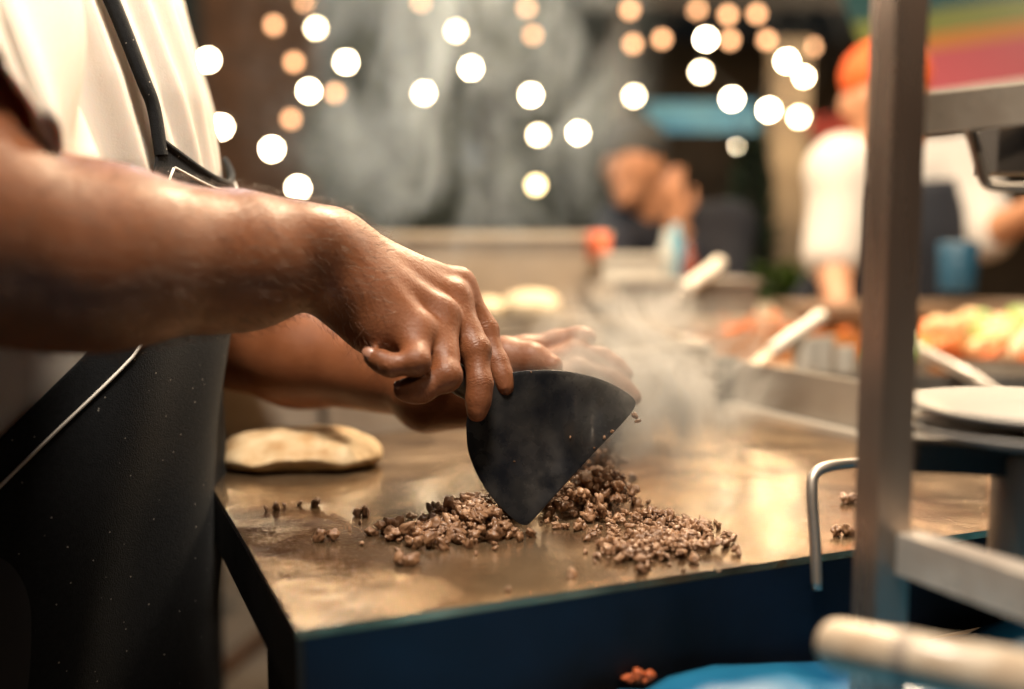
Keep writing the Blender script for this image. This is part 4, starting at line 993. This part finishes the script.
# ---------------------------------------------------------------- string lights
BR = [(208, 60), (316, 28), (346, 62), (309, 91), (272, 149), (298, 188), (424, 93), (456, 31), (471, 68), (531, 95), (538, 135), (578, 133), (536, 185), (634, 96), (706, 39), (701, 72), (732, 99), (741, 146), (769, 110), (787, 61), (803, 77), (799, 117), (797, 127), (812, 166), (856, 69), (221, 127)]
DM = [(274, 25), (294, 62), (335, 93), (291, 119), (305, 2), (421, 2), (527, 8), (533, 35), (630, 10), (633, 44), (662, 39), (697, 10), (728, 15), (730, 40), (767, 40), (757, 14), (812, 47), (853, 4), (1007, 228)]
ORD = [[(208, 60), (309, 91), (346, 62), (424, 93), (471, 68), (531, 95), (634, 96)], [(221, 127), (272, 149), (298, 188)], [(316, 28), (456, 31), (538, 135), (578, 133)], [(536, 185)],
       [(706, 39), (701, 72), (732, 99), (741, 146)], [(787, 61), (769, 110), (799, 117), (812, 166)], [(803, 77), (797, 127)], [(856, 69)]]
ORDN = ['leftmost long row of glowing bulbs sagging across the top behind the cook', 'short row of glowing bulbs beside the cook chest', 'row of glowing bulbs high above the near hand and steam', 'single yellow bulb hanging lowest above the far hand',
        'column of glowing bulbs above the dark conifer', 'chain of glowing bulbs left of the orange cap', 'pair of glowing bulbs overlapping the chain near the red awning', 'glowing bulb touching the rack post']
bulb_hot = emis('warm_bulb', (1.0, .80, .52), 80); bulb_b = emis('warm_bulb_low', (1.0, .78, .48), 40); bulb_strong = emis('warm_bulb_strong', (1.0, .82, .54), 130); bulb_dim = emis('amber_bulb', (1.0, .50, .24), 6.0); bulb_mid = emis('yellow_bulb', (1.0, .76, .36), 16)
black_cable = mat('black_cable', (.01, .01, .01), .6)
def bulb(c, r, m, parent, sock=True):
    bm = bmesh.new(); bmesh.ops.create_icosphere(bm, subdivisions=2, radius=r, matrix=Matrix.Translation(c)); b = obj('bulb', bm, m, parent, smooth=True)
    bm = bmesh.new(); tube(bm, [c + Vector((0, 0, r * .85)), c + Vector((0, 0, r * 2.0))], r * .42, 8); obj('socket', bm, black_cable, parent, smooth=True)
def string(pts, lb, m, r, ends=True):
    a, b_ = pts[0], pts[-1]
    e = empty('string_light', a, lb, 'string light', 'string lights over the market')
    for p in pts: bulb(p, r, m(p) if callable(m) else m, e)
    q = [p + Vector((0, 0, r * 2)) for p in pts]
    if ends: q = [q[0] + Vector((-.5, .1, 1.1))] + q + [q[-1] + Vector((.5, .1, 1.1))]
    out = []
    for s, t in zip(q, q[1:]):
        for k in range(8): w = k / 8; out.append(s.lerp(t, w) - Vector((0, 0, .10 * (t - s).length * 4 * w * (1 - w) * .5)))
    out.append(q[-1]); bm = bmesh.new(); tube(bm, out, .0035, 5); obj('cable', bm, black_cable, e, smooth=True)
RD = random.Random(11)
for i, (row, lb) in enumerate(zip(ORD, ORDN)):
    D = (3.9, 3.5, 4.3, 3.4, 3.7, 3.6, 3.9, 3.6)[i]
    string([P(x, y, D + .03 * k) for k, (x, y) in enumerate(row)], lb, bulb_mid if i == 3 else (lambda p: bulb_b if RD.random() < .35 else bulb_hot), .019)
for i, (row, lb) in enumerate((([(274, 25), (294, 62), (335, 93), (291, 119)], 'dim amber bulbs just left of the bright row behind the cook'), ([(305, 2), (421, 2), (527, 8), (533, 35)], 'dim amber bulbs along the top edge above the steam'), ([(630, 10), (633, 44), (662, 39), (697, 10)], 'dim amber bulbs under the stall roof, left group'),
                               ([(728, 15), (730, 40), (767, 40), (757, 14)], 'dim amber bulbs under the stall roof, middle group'), ([(812, 47), (853, 4)], 'dim amber bulbs under the stall roof beside the post'), ([(1007, 228)], 'dim amber bulb at the right edge beside the outstretched arm'))):
    string([P(x, y, (4.1, 4.4, 4.05, 4.05, 4.0, 3.0)[i]) for x, y in row], lb, bulb_dim, .019)
string([Vector((-1.6 + .42 * k, 3.4 + .04 * k, 2.35 - .10 * math.sin(k * .7))) for k in range(9)], 'added unseen row of bulbs above the griddle, for glow on its plate', bulb_strong, .03)  # unseen bulbs added to brighten the reflections on the griddle
string([Vector((-1.2 + .5 * k, 4.6, 2.75 - .10 * math.sin(k * .9))) for k in range(7)], 'second added row of bulbs, unseen, high up for glow on the griddle', bulb_strong, .03)  # another unseen row, added for the same plate reflections

# ---------------------------------------------------------------- steam
def steam(name, lb, lo, hi, dens, soff, scale, fall, col=(.95, .93, .90), thr=(.47, .70), st=(1, 1, .45)):
    lo, hi = Vector(lo), Vector(hi); c = (lo + hi) / 2; s = hi - lo
    bm = bmesh.new(); box(bm, (0, 0, 0), s); me = bpy.data.meshes.new(name)
    bmesh.ops.recalc_face_normals(bm, faces=bm.faces); bm.to_mesh(me); bm.free()
    o = bpy.data.objects.new(name, me); COL.objects.link(o); o.location = c
    m = bpy.data.materials.new(name); m.use_nodes = True; nt = m.node_tree; L = nt.links.new
    for n_ in list(nt.nodes):
        if n_.type != 'OUTPUT_MATERIAL': nt.nodes.remove(n_)
    out = nt.nodes[0]; v = nt.nodes.new('ShaderNodeVolumePrincipled'); v.inputs['Color'].default_value = (*col, 1); v.inputs['Anisotropy'].default_value = .45
    tc = nt.nodes.new('ShaderNodeTexCoord')
    mp = nt.nodes.new('ShaderNodeMapping'); mp.inputs['Location'].default_value = (soff, soff * .7, 0); mp.inputs['Scale'].default_value = st
    L(tc.outputs['Object'], mp.inputs['Vector'])
    n1 = nt.nodes.new('ShaderNodeTexNoise'); n1.inputs['Scale'].default_value = scale; n1.inputs['Detail'].default_value = 4; n1.inputs['Distortion'].default_value = 1.6; n1.inputs['Roughness'].default_value = .6
    L(mp.outputs['Vector'], n1.inputs['Vector'])
    r1 = nt.nodes.new('ShaderNodeMapRange'); r1.inputs['From Min'].default_value = thr[0]; r1.inputs['From Max'].default_value = thr[1]; L(n1.outputs['Fac'], r1.inputs['Value'])
    # ellipsoidal fade so that the box never shows
    mp2 = nt.nodes.new('ShaderNodeMapping'); mp2.inputs['Scale'].default_value = (2 / s.x, 2 / s.y, 2 / s.z); L(tc.outputs['Object'], mp2.inputs['Vector'])
    ln = nt.nodes.new('ShaderNodeVectorMath'); ln.operation = 'LENGTH'; L(mp2.outputs['Vector'], ln.inputs[0])
    r2 = nt.nodes.new('ShaderNodeMapRange'); r2.interpolation_type = 'SMOOTHSTEP'; r2.inputs['From Min'].default_value = 1; r2.inputs['From Max'].default_value = fall; L(ln.outputs['Value'], r2.inputs['Value'])
    mu = nt.nodes.new('ShaderNodeMath'); mu.operation = 'MULTIPLY'; L(r1.outputs['Result'], mu.inputs[0]); L(r2.outputs['Result'], mu.inputs[1])
    m2 = nt.nodes.new('ShaderNodeMath'); m2.operation = 'MULTIPLY'; L(mu.outputs[0], m2.inputs[0]); m2.inputs[1].default_value = dens; L(m2.outputs[0], v.inputs['Density'])
    L(v.outputs['Volume'], out.inputs['Volume']); me.materials.append(m)
    return tag(o, lb, 'steam', kind='stuff')
if STEAM:
    steam('steam', 'thin steam rising from the hot meat around both hands', (-.04, .70, .895), (.24, .96, 1.09), 62, 5.7, 16, .05, thr=(.44, .74), st=(1, 1, .8))
    steam('smoke', 'wispy grey smoke drifting up behind the near hand', (-.36, 1.0, .93), (.20, 1.55, 1.75), 6.5, 1.3, 7.5, .2, thr=(.48, .75), col=(.78, .90, 1.0), st=(1, 1, .6))

# ---------------------------------------------------------------- light
w = bpy.data.worlds.new('World'); sc.world = w; w.use_nodes = True; nt = w.node_tree
sky = nt.nodes.new('ShaderNodeTexSky'); sky.sky_type = 'NISHITA'; sky.sun_disc = False; sky.sun_elevation = rad(1.5); sky.sun_rotation = rad(200)
nt.links.new(sky.outputs['Color'], nt.nodes['Background'].inputs['Color']); nt.nodes['Background'].inputs['Strength'].default_value = .008
def lamp(name, loc, e, col, r, target=None, size=None, spot=None):
    ld = bpy.data.lights.new(name, 'SPOT' if spot else ('AREA' if size else 'POINT')); ld.energy = e; ld.color = col
    if size: ld.shape = 'DISK'; ld.size = size
    else: ld.shadow_soft_size = r
    if spot: ld.spot_size = rad(spot); ld.spot_blend = .6
    o = bpy.data.objects.new(name, ld); COL.objects.link(o); o.location = loc
    if target is not None: o.rotation_euler = (Vector(target) - Vector(loc)).to_track_quat('-Z', 'Y').to_euler()
    return o
WARM = (1.0, .80, .58)
lamp('stall_work_lamp', (-.03, .38, 2.18), 31, (1.0, .87, .72), .1, (-.15, .75, 1.0), size=.30)
lamp('rear_work_lamp', (.35, 1.7, 2.15), 46, (1.0, .78, .52), .1, (.0, .9, .9), size=.34)
lamp('food_fill', (1.0, 1.75, 1.75), 16, WARM, .08)  # added fill, no fixture: brightens the food on the right table
lamp('rack_fill', (.95, -.15, 1.95), 26, WARM, .08, (.50, .55, 1.05), spot=48)  # added spot without a source, lifts the rack rails and post
lamp('smoke_backlight', (-.55, 2.9, 2.5), 30, (.72, .87, 1.0), .12)  # cool light added behind the smoke to make the plume show
lamp('back_fill', (-2.6, 6.2, 3.0), 90, WARM, .12)  # added unseen light for the back wall
lamp('back_fill', (2.0, 3.4, 2.5), 60, WARM, .10)  # added unseen light for the right background
lamp('face_fill', (.25, 2.2, 1.95), 40, (1.0, .66, .36), .06)  # invisible warm light added for the capped man's face
lamp('cool_fill', (-1.3, -1.5, 1.9), 1.8, (.55, .75, 1.0), .4)  # weak cool fill added behind the camera, stands for no lamp

sc.view_settings.view_transform = 'Standard'; sc.view_settings.look = 'None'; sc.view_settings.exposure = .06; sc.view_settings.gamma = 1
cy = sc.cycles; cy.max_bounces = 6; cy.diffuse_bounces = 2; cy.glossy_bounces = 3; cy.transmission_bounces = 2; cy.volume_bounces = 0; cy.transparent_max_bounces = 6
cy.use_denoising = True; cy.volume_step_rate = 1.0; cy.volume_max_steps = 96; cy.sample_clamp_indirect = 4
cy.caustics_reflective = False; cy.caustics_refractive = False
